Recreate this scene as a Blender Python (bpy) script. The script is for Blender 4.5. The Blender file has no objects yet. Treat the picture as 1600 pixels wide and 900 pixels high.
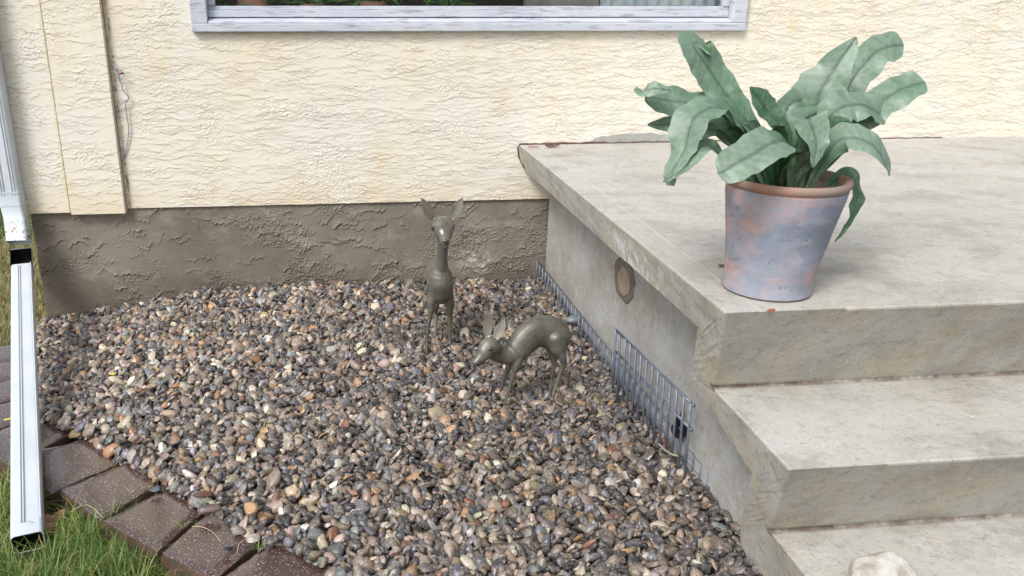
import bpy, bmesh, math, random
import numpy as np
from mathutils import Vector, Matrix
R = math.radians
random.seed(7); rng = np.random.default_rng(11)
S = bpy.context.scene
col = S.collection

# ------------------------------------------------------------------ camera
PITCH, ROLL, YAW, F = R(19.75), R(-.148), R(6.11), 1294.0
PX, PY = 661.0, 450.0
CAM = Vector((0, -4.0, 1.46))
fw = Vector((math.sin(YAW)*math.cos(PITCH), math.cos(YAW)*math.cos(PITCH), -math.sin(PITCH)))
rt = Vector((math.cos(YAW), -math.sin(YAW), 0)); dn = fw.cross(rt)
rt, dn = rt*math.cos(ROLL)+dn*math.sin(ROLL), dn*math.cos(ROLL)-rt*math.sin(ROLL)
cd = bpy.data.cameras.new('camera'); cam = bpy.data.objects.new('camera', cd); col.objects.link(cam)
m = Matrix((rt, -dn, -fw)).transposed().to_4x4(); m.translation = CAM
cam.matrix_world = m
cd.sensor_width = 36; cd.lens = 36*F/1600; cd.shift_x = (800-PX)/1600
cd.clip_start = .05; cd.clip_end = 500
S.camera = cam
# ------------------------------------------------------------------ light
SUN_EL, SUN_AZ = R(48), R(222)        # compass angle, 180 = in front of the wall (behind the camera)
W = bpy.data.worlds.new('World'); S.world = W; W.use_nodes = True
nt = W.node_tree; nt.nodes.clear()
sky = nt.nodes.new('ShaderNodeTexSky'); sky.sky_type = 'NISHITA'; sky.sun_disc = False
sky.sun_elevation = SUN_EL; sky.sun_rotation = SUN_AZ; sky.dust_density = 4; sky.air_density = 1.0
hs = nt.nodes.new('ShaderNodeHueSaturation'); hs.inputs['Saturation'].default_value = .3
bg = nt.nodes.new('ShaderNodeBackground'); bg.inputs['Strength'].default_value = .15
wo = nt.nodes.new('ShaderNodeOutputWorld')
nt.links.new(sky.outputs[0], hs.inputs['Color']); nt.links.new(hs.outputs[0], bg.inputs['Color']); nt.links.new(bg.outputs[0], wo.inputs[0])
sd = bpy.data.lights.new('sun', 'SUN'); sd.energy = 1.5; sd.angle = R(16); sd.color = (1, .99, .97)
so = bpy.data.objects.new('sun', sd); col.objects.link(so)
sdir = Vector((math.sin(SUN_AZ)*math.cos(SUN_EL), math.cos(SUN_AZ)*math.cos(SUN_EL), math.sin(SUN_EL)))
so.rotation_euler = (-sdir).to_track_quat('-Z', 'Y').to_euler()
S.view_settings.view_transform = 'Standard'; S.view_settings.look = 'None'
S.view_settings.gamma = 1; S.view_settings.exposure = .36

def at(u, v, axis, val):
    """world point of the photo's ray (u, v) on the plane axis = val"""
    d = rt*((u-PX)/F)+dn*((v-PY)/F)+fw
    i = 'xyz'.index(axis)
    return CAM+d*((val-CAM[i])/d[i])
def ppm(P): return F/((Vector(P)-CAM).dot(fw))

# ------------------------------------------------------------------ mesh helpers
class MB:
    def __init__(s): s.v = []; s.f = []
    def add(s, vs, fs):
        n = len(s.v); s.v += [tuple(v) for v in vs]; s.f += [tuple(i+n for i in f) for f in fs]
    def box(s, x0, x1, y0, y1, z0, z1):
        s.add([(x0,y0,z0),(x1,y0,z0),(x1,y1,z0),(x0,y1,z0),(x0,y0,z1),(x1,y0,z1),(x1,y1,z1),(x0,y1,z1)],
              [(0,3,2,1),(4,5,6,7),(0,1,5,4),(1,2,6,5),(2,3,7,6),(3,0,4,7)])
    def hexa(s, bot, top):
        s.add(list(bot)+list(top), [(0,3,2,1),(4,5,6,7),(0,1,5,4),(1,2,6,5),(2,3,7,6),(3,0,4,7)])
    def prism(s, a, b):
        n = len(a); s.add(list(a)+list(b), [tuple(range(n))[::-1], tuple(range(n,2*n))]+[(i,(i+1)%n,n+(i+1)%n,n+i) for i in range(n)])
    def loft(s, rings, cap=True):
        n = len(rings[0]); vs = [p for r in rings for p in r]; fs = []
        for k in range(len(rings)-1):
            for i in range(n): j = (i+1)%n; fs.append((k*n+i, k*n+j, (k+1)*n+j, (k+1)*n+i))
        if cap: fs += [tuple(range(n))[::-1], tuple(range((len(rings)-1)*n, len(rings)*n))]
        s.add(vs, fs)
    def tube(s, pts, rad, n=8, up=None, flat=None, rings_up=None):
        """pts list of Vector, rad: number, or list of r or (r_side, r_up)"""
        pts = [Vector(p) for p in pts]; rings = []
        for i, p in enumerate(pts):
            t = (pts[min(i+1,len(pts)-1)]-pts[max(i-1,0)]).normalized()
            u = Vector(up) if up else (Vector((0,0,1)) if abs(t.z) < .9 else Vector((0,1,0)))
            a = t.cross(u).normalized(); b = a.cross(t).normalized()
            r = rad[i] if isinstance(rad,(list,tuple)) else rad
            ra, rb = r if isinstance(r,(list,tuple)) else (r, r)
            rings.append([p+a*(ra*math.cos(2*math.pi*k/n))+b*(rb*math.sin(2*math.pi*k/n)) for k in range(n)])
        s.loft(rings)
    def lathe(s, prof, c, n=48, lean=0):
        rings = [[Vector((c[0]+lean*z+r*math.cos(2*math.pi*k/n), c[1]+r*math.sin(2*math.pi*k/n), c[2]+z)) for k in range(n)] for r, z in prof]
        s.loft(rings)
    def ball(s, c, r, n=10):
        r = r if isinstance(r,(list,tuple)) else (r,r,r)
        rings = []
        for k in range(n+1):
            a = math.pi*(k+.02)/(n+.04)
            rings.append([Vector((c[0]+r[0]*math.sin(a)*math.cos(t), c[1]+r[1]*math.sin(a)*math.sin(t), c[2]-r[2]*math.cos(a))) for t in [2*math.pi*q/(2*n) for q in range(2*n)]])
        s.loft(rings)
    def build(s, name, mat, parent=None, smooth=False, bevel=0, origin=None):
        me = bpy.data.meshes.new(name)
        o0 = Vector(origin) if origin else Vector((0,0,0))
        me.from_pydata([tuple(Vector(v)-o0) for v in s.v], [], s.f); me.validate(); me.update()
        bm = bmesh.new(); bm.from_mesh(me); bmesh.ops.recalc_face_normals(bm, faces=bm.faces); bm.to_mesh(me); bm.free()
        return link(name, me, mat, parent, smooth, bevel, o0)
def link(name, me, mat, parent=None, smooth=False, bevel=0, o0=Vector((0,0,0))):
    o = bpy.data.objects.new(name, me); col.objects.link(o)
    if mat: me.materials.append(mat)
    if smooth: me.shade_smooth() if smooth is True else me.set_sharp_from_angle(angle=smooth)
    if smooth and smooth is not True:
        me.polygons.foreach_set('use_smooth', [True]*len(me.polygons))
    o.location = o0
    if parent:
        o.parent = parent; pw = Vector((0,0,0)); q = parent
        while q: pw += q.location; q = q.parent
        o.location = o0-pw
    if bevel:
        b = o.modifiers.new('bevel','BEVEL'); b.width = bevel; b.segments = 2; b.limit_method = 'ANGLE'
    return o
def npmesh(name, V, Fq, mat, attrs=None, parent=None, smooth=True, origin=None):
    """fast mesh from numpy arrays; Fq (n,k) faces; attrs {name: (n,4)} point colours"""
    me = bpy.data.meshes.new(name); k = Fq.shape[1]; n = len(Fq)
    if origin is not None: V = V-np.array(origin)
    me.vertices.add(len(V)); me.vertices.foreach_set('co', V.astype(np.float32).ravel())
    me.loops.add(n*k); me.loops.foreach_set('vertex_index', Fq.astype(np.int32).ravel())
    me.polygons.add(n); me.polygons.foreach_set('loop_start', np.arange(0,n*k,k,dtype=np.int32))
    me.polygons.foreach_set('use_smooth', np.full(n, bool(smooth)))
    for a, c in (attrs or {}).items():
        at_ = me.attributes.new(a,'FLOAT_COLOR','POINT'); at_.data.foreach_set('color', c.astype(np.float32).ravel())
    me.update(calc_edges=True)
    return link(name, me, mat, parent, False, 0, Vector(origin) if origin is not None else Vector((0,0,0)))
def thing(name, label, cat, loc=(0,0,0), group=None):
    o = bpy.data.objects.new(name, None); col.objects.link(o); o.location = loc
    o.empty_display_size = .1
    return tag(o, label, cat, group)
def tag(o, label=None, cat=None, group=None, kind=None):
    if label: o['label'] = label
    if cat: o['category'] = cat
    if group: o['group'] = group
    if kind: o['kind'] = kind
    return o

# ------------------------------------------------------------------ materials
def srgb(r, g, b):
    f = lambda c: (c/255/12.92 if c/255 <= .04045 else ((c/255+.055)/1.055)**2.4)
    return (f(r), f(g), f(b), 1)
class Mat:
    def __init__(s, name, rough=.8, spec=.5):
        s.m = bpy.data.materials.new(name); s.m.use_nodes = True; s.t = s.m.node_tree
        s.b = s.t.nodes['Principled BSDF']; s.b.inputs['Roughness'].default_value = rough
        s.b.inputs['Specular IOR Level'].default_value = spec
        s.tc = s.t.nodes.new('ShaderNodeNewGeometry').outputs['Position']
    def n(s, typ, **kw):
        x = s.t.nodes.new(typ)
        for k, v in kw.items(): setattr(x, k, v)
        return x
    def L(s, a, b): s.t.links.new(a, b)
    def put(s, sock, v):
        if hasattr(v, 'links') or isinstance(v, bpy.types.NodeSocket): s.L(v, sock)
        else: sock.default_value = v
    def pos(s, scale=(1,1,1)):
        mp = s.n('ShaderNodeMapping'); mp.inputs['Scale'].default_value = scale; s.L(s.tc, mp.inputs[0]); return mp.outputs[0]
    def noise(s, scale=5, detail=4, rough=.55, sc=(1,1,1), dist=0, off=0):
        x = s.n('ShaderNodeTexNoise'); x.inputs['Scale'].default_value = scale; x.inputs['Detail'].default_value = detail
        x.inputs['Roughness'].default_value = rough; x.inputs['Distortion'].default_value = dist
        mp = s.n('ShaderNodeMapping'); mp.inputs['Scale'].default_value = sc; mp.inputs['Location'].default_value = (off,off*.7,off*1.3); s.L(s.tc, mp.inputs[0])
        s.L(mp.outputs[0], x.inputs['Vector']); return x.outputs['Fac']
    def ramp(s, fac, a, b, va=0., vb=1.):
        x = s.n('ShaderNodeMapRange'); x.interpolation_type = 'SMOOTHSTEP'
        s.L(fac, x.inputs[0]); x.inputs[1].default_value = a; x.inputs[2].default_value = b; x.inputs[3].default_value = va; x.inputs[4].default_value = vb
        return x.outputs[0]
    def mix(s, fac, a, b, mode='MIX'):
        x = s.n('ShaderNodeMix', data_type='RGBA', blend_type=mode)
        s.put(x.inputs[0], fac); s.put(x.inputs[6], a); s.put(x.inputs[7], b); return x.outputs[2]
    def math(s, op, a, b=0.):
        x = s.n('ShaderNodeMath', operation=op); s.put(x.inputs[0], a); s.put(x.inputs[1], b); return x.outputs[0]
    def attr(s, name): x = s.n('ShaderNodeAttribute', attribute_name=name); return x
    def bump(s, h, dist=.002, strength=1.):
        x = s.n('ShaderNodeBump'); x.inputs['Distance'].default_value = dist; x.inputs['Strength'].default_value = strength
        s.L(h, x.inputs['Height'])
        if s.b.inputs['Normal'].links: s.L(s.b.inputs['Normal'].links[0].from_socket, x.inputs['Normal'])
        s.L(x.outputs[0], s.b.inputs['Normal'])
    def color(s, c): s.put(s.b.inputs['Base Color'], c); return s
    def rough(s, r): s.put(s.b.inputs['Roughness'], r); return s
def axis(M, i):
    x = M.n('ShaderNodeSeparateXYZ'); M.L(M.tc, x.inputs[0]); return x.outputs[i]

# cream stucco
M = Mat('stucco', .9, .2)
c = M.mix(M.ramp(M.noise(1.8, 4, .6), .35, .7), srgb(224,221,210), srgb(226,220,201))
c = M.mix(M.ramp(M.noise(3.5, 5, .65, (1.6,1,.6), 0, 3), .55, .8), c, srgb(224,210,180))
gr = M.math('MULTIPLY', M.ramp(axis(M,2), .85, 1.29), M.ramp(M.noise(2.6, 6, .75, (3.2,1,.55), .4, 9), .45, .66))
c = M.mix(M.math('MULTIPLY', gr, .28), c, srgb(220,196,154))
lo = M.math('MULTIPLY', M.ramp(axis(M,2), .62, .47), M.ramp(M.noise(5, 4, .6, (1,1,1), 0, 5), .3, .6))
c = M.mix(M.math('MULTIPLY', lo, .3), c, srgb(214,182,132))
a = M.attr('dirt_and_highlight'); sep = M.n('ShaderNodeSeparateColor'); M.L(a.outputs['Color'], sep.inputs[0])
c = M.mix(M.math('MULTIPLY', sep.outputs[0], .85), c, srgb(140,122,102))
c = M.mix(M.math('MULTIPLY', M.ramp(M.noise(90, 2), .74, .8), .5), c, srgb(120,100,80))
xw = M.math('ADD', axis(M,0), M.math('MULTIPLY', M.math('SUBTRACT', M.noise(16, 4, .7), .5), .03))
for x0_, wd_, cl_, st_ in ((-.992,.020,srgb(188,172,144),.7),(-1.262,.016,srgb(202,196,166),.55),(-1.466,.012,srgb(196,172,136),.8)):
    c = M.mix(M.math('MULTIPLY', M.ramp(M.math('ABSOLUTE', M.math('SUBTRACT', xw, x0_)), wd_, wd_*.25), M.math('MULTIPLY', M.ramp(M.noise(30, 5, .7), .3, .6), st_)), c, cl_)
c = M.mix(M.math('MULTIPLY', M.math('MULTIPLY', M.ramp(M.math('ABSOLUTE', M.math('SUBTRACT', xw, -.988)), .010, .003), M.ramp(M.noise(36, 5, .8, (1,1,.6)), .50, .58)), .85), c, srgb(112,92,74))
M.color(c); M.bump(M.noise(170, 5, .7), .0018, .8); STUCCO = M.m
# parged foundation
M = Mat('parging', .82, .3)
c = M.mix(M.ramp(M.noise(2.4, 5, .6), .35, .68), srgb(115,109,99), srgb(134,128,116))
c = M.mix(M.ramp(M.noise(7, 5, .65, (1,1,1.6), 0, 4), .5, .75), c, srgb(150,141,130))
c = M.mix(M.math('MULTIPLY', M.ramp(M.noise(1.4, 3, .5, (1.2,1,.6), 0, 8), .5, .7), .5), c, srgb(96,86,76))
x_ = axis(M,0); z_ = axis(M,2)
d1 = M.math('MULTIPLY', M.math('MULTIPLY', M.ramp(x_, .60, .68), M.ramp(x_, .80, .72)), M.math('MULTIPLY', M.ramp(z_, .25, .17), M.ramp(z_, .06, .10)))
c = M.mix(M.math('MULTIPLY', d1, M.ramp(M.noise(32, 6, .8), .48, .60)), c, srgb(196,191,182))
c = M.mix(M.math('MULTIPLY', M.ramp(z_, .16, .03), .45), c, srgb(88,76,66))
c = M.mix(M.math('MULTIPLY', M.ramp(M.noise(95, 4, .7), .55, .68), .5), c, srgb(84,74,66))
c = M.mix(M.math('MULTIPLY', M.ramp(M.noise(110, 4, .7, (1,1,1), 0, 9), .58, .7), .45), c, srgb(168,158,144))
a = M.attr('dirt_and_highlight'); sep = M.n('ShaderNodeSeparateColor'); M.L(a.outputs['Color'], sep.inputs[0])
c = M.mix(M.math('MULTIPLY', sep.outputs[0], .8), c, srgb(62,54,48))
c = M.mix(M.math('MULTIPLY', sep.outputs[1], .75), c, srgb(170,160,144))  # pale tint paints a highlight along the tops of the plaster ridges
M.color(c); M.bump(M.noise(90, 6, .75), .002, .7); M.rough(M.ramp(M.noise(3,3), .3, .7, .6, .9)); PARGE = M.m
# board formed concrete of the steps
def concrete(name, base, warm, algae, marks=False, streak=(1,8,1)):
    M = Mat(name, .85, .3)
    c = M.mix(M.ramp(M.noise(1.6, 6, .6), .34, .66), base, warm)
    up = M.n('ShaderNodeNewGeometry'); ux = M.n('ShaderNodeSeparateXYZ'); M.L(up.outputs['True Normal'], ux.inputs[0])
    vert = M.ramp(ux.outputs[2], .8, .3)
    lich = M.math('MULTIPLY', M.ramp(M.noise(5.5, 7, .72, (1,1,1), 0, 7), .40, .68), M.math('ADD', .35, M.math('MULTIPLY', vert, .65)))
    c = M.mix(lich, c, algae)
    c = M.mix(M.math('MULTIPLY', M.ramp(M.noise(4.2, 9, .74, streak, 0, 2), .44, .68), .6), c, srgb(146,140,130))
    c = M.mix(M.math('MULTIPLY', M.ramp(M.noise(34, 7, .85, (1,1.2,1), 0, 22), .50, .66), .45), c, srgb(126,117,106))
    c = M.mix(M.math('MULTIPLY', M.ramp(M.noise(120, 3, .6), .64, .70), .6), c, srgb(92,82,72))
    c = M.mix(M.math('MULTIPLY', M.ramp(M.noise(45, 4, .7, (1,1,1), 0, 3), .58, .72), .4), c, srgb(218,214,206))
    if marks:
        yy = axis(M,1); zz2 = axis(M,2)
        for y0_, z0_ in ((-2.125,.478),(-2.375,.205)):
            near = M.math('MULTIPLY', M.ramp(M.math('ABSOLUTE', M.math('SUBTRACT', yy, y0_)), .022, .004), M.ramp(M.math('ABSOLUTE', M.math('SUBTRACT', zz2, z0_)), .016, .003))
            c = M.mix(M.math('MULTIPLY', near, M.ramp(M.noise(14, 5, .7), .3, .6)), c, srgb(118,104,90))
        y_ = axis(M,1); z_ = axis(M,2)
        e = M.math('MULTIPLY', M.math('MULTIPLY', M.ramp(y_, -1.95, -1.75), M.ramp(y_, -1.25, -1.5)), M.math('MULTIPLY', M.ramp(z_, .60, .63), M.ramp(z_, .742, .70)))
        c = M.mix(M.math('MULTIPLY', e, M.ramp(M.noise(30, 5, .7, (1,1,.7), 0, 12), .47, .58)), c, srgb(222,222,218))
        x_ = axis(M,0)
        ln = M.math('ABSOLUTE', M.math('SUBTRACT', x_, M.math('ADD', .985, M.math('MULTIPLY', M.noise(3, 2), .012))))
        ln = M.math('MULTIPLY', M.ramp(ln, .0026, .001), M.ramp(z_, .74, .744))
        c = M.mix(M.math('MULTIPLY', ln, .6), c, srgb(218,210,196))
    vc = M.n('ShaderNodeTexVoronoi', feature='DISTANCE_TO_EDGE'); vc.inputs['Scale'].default_value = 2.1
    wv = M.n('ShaderNodeVectorMath', operation='ADD'); M.L(M.tc, wv.inputs[0]); nn_ = M.n('ShaderNodeTexNoise'); nn_.inputs['Scale'].default_value = 7; nn_.inputs['Detail'].default_value = 6
    sc_ = M.n('ShaderNodeVectorMath', operation='SCALE'); sc_.inputs['Scale'].default_value = .16; M.L(nn_.outputs['Color'], sc_.inputs[0]); M.L(sc_.outputs[0], wv.inputs[1]); M.L(wv.outputs[0], vc.inputs['Vector'])
    crack = M.math('MULTIPLY', M.math('SUBTRACT', 1., M.ramp(vc.outputs['Distance'], .0004, .0022)), M.ramp(M.noise(2.3, 3, .6, (1,1,1), 0, 31), .58, .64))
    c = M.mix(M.math('MULTIPLY', crack, .35), c, srgb(112,102,92))
    M.color(c); M.bump(M.noise(60, 7, .75), .005, .75); M.bump(M.noise(22, 5, .7), .003, .6)
    v = M.n('ShaderNodeTexVoronoi'); v.inputs['Scale'].default_value = 55; M.L(M.tc, v.inputs['Vector'])
    M.bump(M.math('MULTIPLY', M.ramp(v.outputs['Distance'], .05, .16), M.ramp(M.noise(9,2), .4,.45)), .0022, .5)
    return M.m
CONC = concrete('step_concrete', srgb(183,181,175), srgb(193,191,187), srgb(186,179,158), True, (1,1.25,1))
PANEL = concrete('side_parging', srgb(168,169,168), srgb(180,181,180), srgb(164,161,154), False, (1,1,1))
def plain(name, c1, c2, rough=.6, scale=12, bump=0, bscale=80, spec=.5, metal=0, det=4, sc=(1,1,1)):
    M = Mat(name, rough, spec); M.color(M.mix(M.ramp(M.noise(scale, det, .6, sc), .35, .68), c1, c2))
    M.b.inputs['Metallic'].default_value = metal
    if bump: M.bump(M.noise(bscale, 4, .6), bump, .8)
    return M.m
# window paint: peeling
M = Mat('peeling_paint', .6, .3)
c = M.mix(M.ramp(M.noise(4, 4, .6), .35, .7), srgb(184,190,203), srgb(200,203,210))
pl = M.noise(14, 6, .72, (.55,1,5), 0, 3)
c = M.mix(M.math('MULTIPLY', M.ramp(pl, .56, .66), .7), c, srgb(152,146,148))
c = M.mix(M.math('MULTIPLY', M.ramp(M.noise(26, 4, .7, (.3,1,9), 0, 6), .6, .66), .6), c, srgb(112,102,98))
M.color(c); M.bump(M.ramp(pl, .62, .58), .0012, .8); M.bump(M.noise(50, 4, .6, (.3,1,6)), .0012, .5); PAINT = M.m
M = Mat('glass_pane', .02, .5); M.color((.9,.95,.95,1)); M.b.inputs['Transmission Weight'].default_value = 1; GLASS = M.m
# gutter metal
M = Mat('white_gutter_metal', .38, .5)
c = M.mix(M.ramp(M.noise(5, 4, .6), .35, .7), srgb(192,201,209), srgb(204,209,213))
c = M.mix(M.math('MULTIPLY', M.ramp(M.noise(70, 5, .7, (1,1,1.4), 0, 2), .64, .72), .55), c, srgb(150,140,128))
dz = M.math('MULTIPLY', M.ramp(axis(M,2), .34, .38), M.ramp(axis(M,2), .50, .43))
c = M.mix(M.math('MULTIPLY', dz, M.ramp(M.noise(60, 4, .7), .55, .62)), c, srgb(128,104,90))
M.color(c); GUT = M.m
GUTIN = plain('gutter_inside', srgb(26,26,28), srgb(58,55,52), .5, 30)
# pavers
M = Mat('wet_paver', .35, .6)
c = M.mix(M.ramp(M.noise(6, 5, .65), .35, .68), srgb(70,49,45), srgb(88,67,63))
c = M.mix(M.ramp(M.noise(170, 3, .7), .57, .66), c, srgb(172,160,156))
c = M.mix(M.ramp(M.noise(140, 4, .7, (1,1,1), 0, 5), .54, .64), c, srgb(56,46,44))
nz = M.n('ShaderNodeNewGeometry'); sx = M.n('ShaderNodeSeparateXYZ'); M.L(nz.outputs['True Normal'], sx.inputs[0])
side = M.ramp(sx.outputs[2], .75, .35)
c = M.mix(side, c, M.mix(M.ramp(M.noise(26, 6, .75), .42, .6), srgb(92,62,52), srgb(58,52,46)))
M.color(c); M.rough(M.math('ADD', M.ramp(M.noise(7, 4, .6), .35, .65, .10, .28), M.math('MULTIPLY', side, .4)))
M.bump(M.noise(150, 4, .7), .002, .7); M.b.inputs['Coat Weight'].default_value = 1.0; M.b.inputs['Coat Roughness'].default_value = .10; M.b.inputs['Coat IOR'].default_value = 1.75
PAVER = M.m
# statues
M = Mat('bronze_paint', .36, .5)
M.tc = M.n('ShaderNodeTexCoord').outputs['Object']
c = M.mix(M.ramp(M.noise(9, 5, .6), .35, .7), srgb(97,95,87), srgb(130,126,115))
c = M.mix(M.math('MULTIPLY', M.ramp(M.noise(20, 6, .7, (1,1,.5), 0, 3), .50, .72), .5), c, srgb(62,61,57))
c = M.mix(M.math('MULTIPLY', M.ramp(M.noise(46, 4, .7, (1,1,.6), 0, 8), .64, .74), .6), c, srgb(166,161,148))
M.color(c); M.b.inputs['Metallic'].default_value = .35; M.rough(M.ramp(M.noise(24,4), .35, .65, .30, .5)); M.bump(M.noise(60,4,.6), .0008, .6); BRONZE = M.m
EYE = plain('statue_eye', srgb(52,50,46), srgb(40,38,36), .2)
WIRE = plain('blue_grey_wire', srgb(92,102,122), srgb(122,128,138), .4, 30, metal=.3)
# pot
M = Mat('washed_terracotta', .75, .35)
ng = M.noise(4.2, 5, .6, (1,1,1.3), .4, 4.2)
c = M.mix(M.ramp(ng, .30, .64), srgb(112,122,138), srgb(150,158,174))
c = M.mix(M.ramp(M.noise(5.5, 5, .62, (1,1,1.7), .3, 1.3), .40, .72), c, srgb(198,160,150))
c = M.mix(M.math('MULTIPLY', M.ramp(M.noise(12, 6, .7, (1,1,2.5), 0, 6), .5, .75), .5), c, srgb(172,172,180))
z_ = axis(M,2)
c = M.mix(M.math('MULTIPLY', M.ramp(z_, .785, .750), M.math('MULTIPLY', M.ramp(M.noise(18, 5, .7), .4, .65), .6)), c, srgb(150,146,142))
c = M.mix(M.math('MULTIPLY', M.ramp(M.noise(12, 7, .75, (1,1,1.5), .5, 16), .55, .72), .5), c, srgb(188,188,192))
c = M.mix(M.math('MULTIPLY', M.ramp(M.noise(13, 7, .75, (1,1,1.4), .5, 19), .56, .72), .55), c, srgb(88,92,104))
c = M.mix(M.math('MULTIPLY', M.ramp(M.noise(60, 3, .6), .66, .72), .5), c, srgb(84,80,82))
M.color(c); M.bump(M.noise(34, 7, .75, (1,1,1.6)), .002, .7); POT = M.m
RIM = plain('terracotta_rim', srgb(176,124,98), srgb(150,132,122), .7, 9, .001)
SOIL = plain('potting_soil', srgb(52,38,32), srgb(84,64,54), .9, 40, .01, 60)
EARTH = plain('earth', srgb(70,58,46), srgb(92,78,62), .95, 6, .01, 40)
# leaves of the potted plant
M = Mat('dusty_leaf', .42, .5)
a = M.attr('vein'); sep = M.n('ShaderNodeSeparateColor'); M.L(a.outputs['Color'], sep.inputs[0])
g1 = M.mix(sep.outputs[1], srgb(60,108,70), srgb(136,158,140))
g1 = M.mix(M.math('MULTIPLY', M.ramp(M.noise(22, 7, .78), .42, .70), .6), g1, srgb(158,174,160))
g1 = M.mix(M.math('MULTIPLY', M.ramp(M.noise(70, 4, .7), .58, .7), .5), g1, srgb(96,112,100))
g2 = M.mix(sep.outputs[2], srgb(60,104,62), srgb(90,126,84))
bf = M.n('ShaderNodeNewGeometry').outputs['Backfacing']
g = M.mix(bf, g1, g2)
g = M.mix(M.math('MULTIPLY', sep.outputs[0], .6), g, srgb(56,78,68))
M.color(g); M.bump(M.noise(45, 4, .6), .002, .6)
M.b.inputs['Subsurface Weight'].default_value = 0
tr = M.n('ShaderNodeBsdfTranslucent'); M.L(g, tr.inputs[0]); mx = M.n('ShaderNodeMixShader'); mx.inputs[0].default_value = .22
out = [n for n in M.t.nodes if n.type == 'OUTPUT_MATERIAL'][0]
M.L(M.b.outputs[0], mx.inputs[1]); M.L(tr.outputs[0], mx.inputs[2]); M.L(mx.outputs[0], out.inputs[0]); LEAF = M.m
# stones / grass use vertex colours that belong to each stone or blade
M = Mat('river_stone', .45, .5)
a = M.attr('tint'); c = a.outputs['Color']
c = M.mix(M.math('MULTIPLY', M.ramp(M.noise(110, 6, .75), .46, .66), .42), c, srgb(196,184,170))
c = M.mix(M.math('MULTIPLY', M.ramp(M.noise(150, 5, .75, (1,1,1), 0, 5), .48, .66), .6), c, srgb(58,52,50))
c = M.mix(M.math('MULTIPLY', M.ramp(M.noise(22, 3, .6, (1,1,1), 1.5, 9), .6, .68), .3), c, srgb(150,120,92))
M.color(c); M.rough(a.outputs['Alpha']); M.bump(M.noise(210, 4, .65), .0012, .7); STONE = M.m
M = Mat('grass_blade', .5, .4); a = M.attr('tint'); M.color(a.outputs['Color']); GRASS = M.m
tr = M.n('ShaderNodeBsdfTranslucent'); M.L(a.outputs['Color'], tr.inputs[0]); mx = M.n('ShaderNodeMixShader'); mx.inputs[0].default_value = .3
out = [n for n in M.t.nodes if n.type == 'OUTPUT_MATERIAL'][0]
M.L(M.b.outputs[0], mx.inputs[1]); M.L(tr.outputs[0], mx.inputs[2]); M.L(mx.outputs[0], out.inputs[0])
DRYLEAF = plain('dead_leaf', srgb(150,96,78), srgb(176,132,112), .6, 25, .001)
RUSTLEAF = plain('rust_leaf', srgb(168,92,48), srgb(128,66,44), .6, 25, .001)
DARKLEAF = plain('dark_leaf', srgb(84,60,50), srgb(112,84,70), .7, 25, .001)
BARK = plain('wood_chip', srgb(104,66,48), srgb(70,48,38), .7, 30, .003, 60, sc=(1,5,5))
STRAW = plain('straw', srgb(190,176,140), srgb(164,148,112), .6)
BLACK = plain('black_plastic_and_shade', srgb(16,16,18), srgb(26,26,28), .25)  # black plastic; also the painted shade lining the downspout openings
MORTAR = plain('dark_mortar', srgb(104,98,90), srgb(122,116,106), .9, 20, .004)
PLUG = plain('pale_mortar_plug', srgb(158,146,128), srgb(144,132,116), .9, 20, .003)
PALE = plain('pale_stone', srgb(196,193,186), srgb(158,150,138), .85, 22, .008, 60, det=7)
RED = plain('red_plastic', srgb(150,40,44), srgb(120,30,36), .3)
CABLE = plain('grey_cable', srgb(148,150,168), srgb(166,166,178), .45)
DARKROOM = plain('dark_room_wall', srgb(58,62,64), srgb(72,74,74), .8)
IVY = plain('houseplant_leaf', srgb(84,142,70), srgb(128,184,104), .4, 14)
CURTAIN = plain('curtain_cloth', srgb(232,236,238), srgb(206,216,228), .9, 5)

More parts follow.
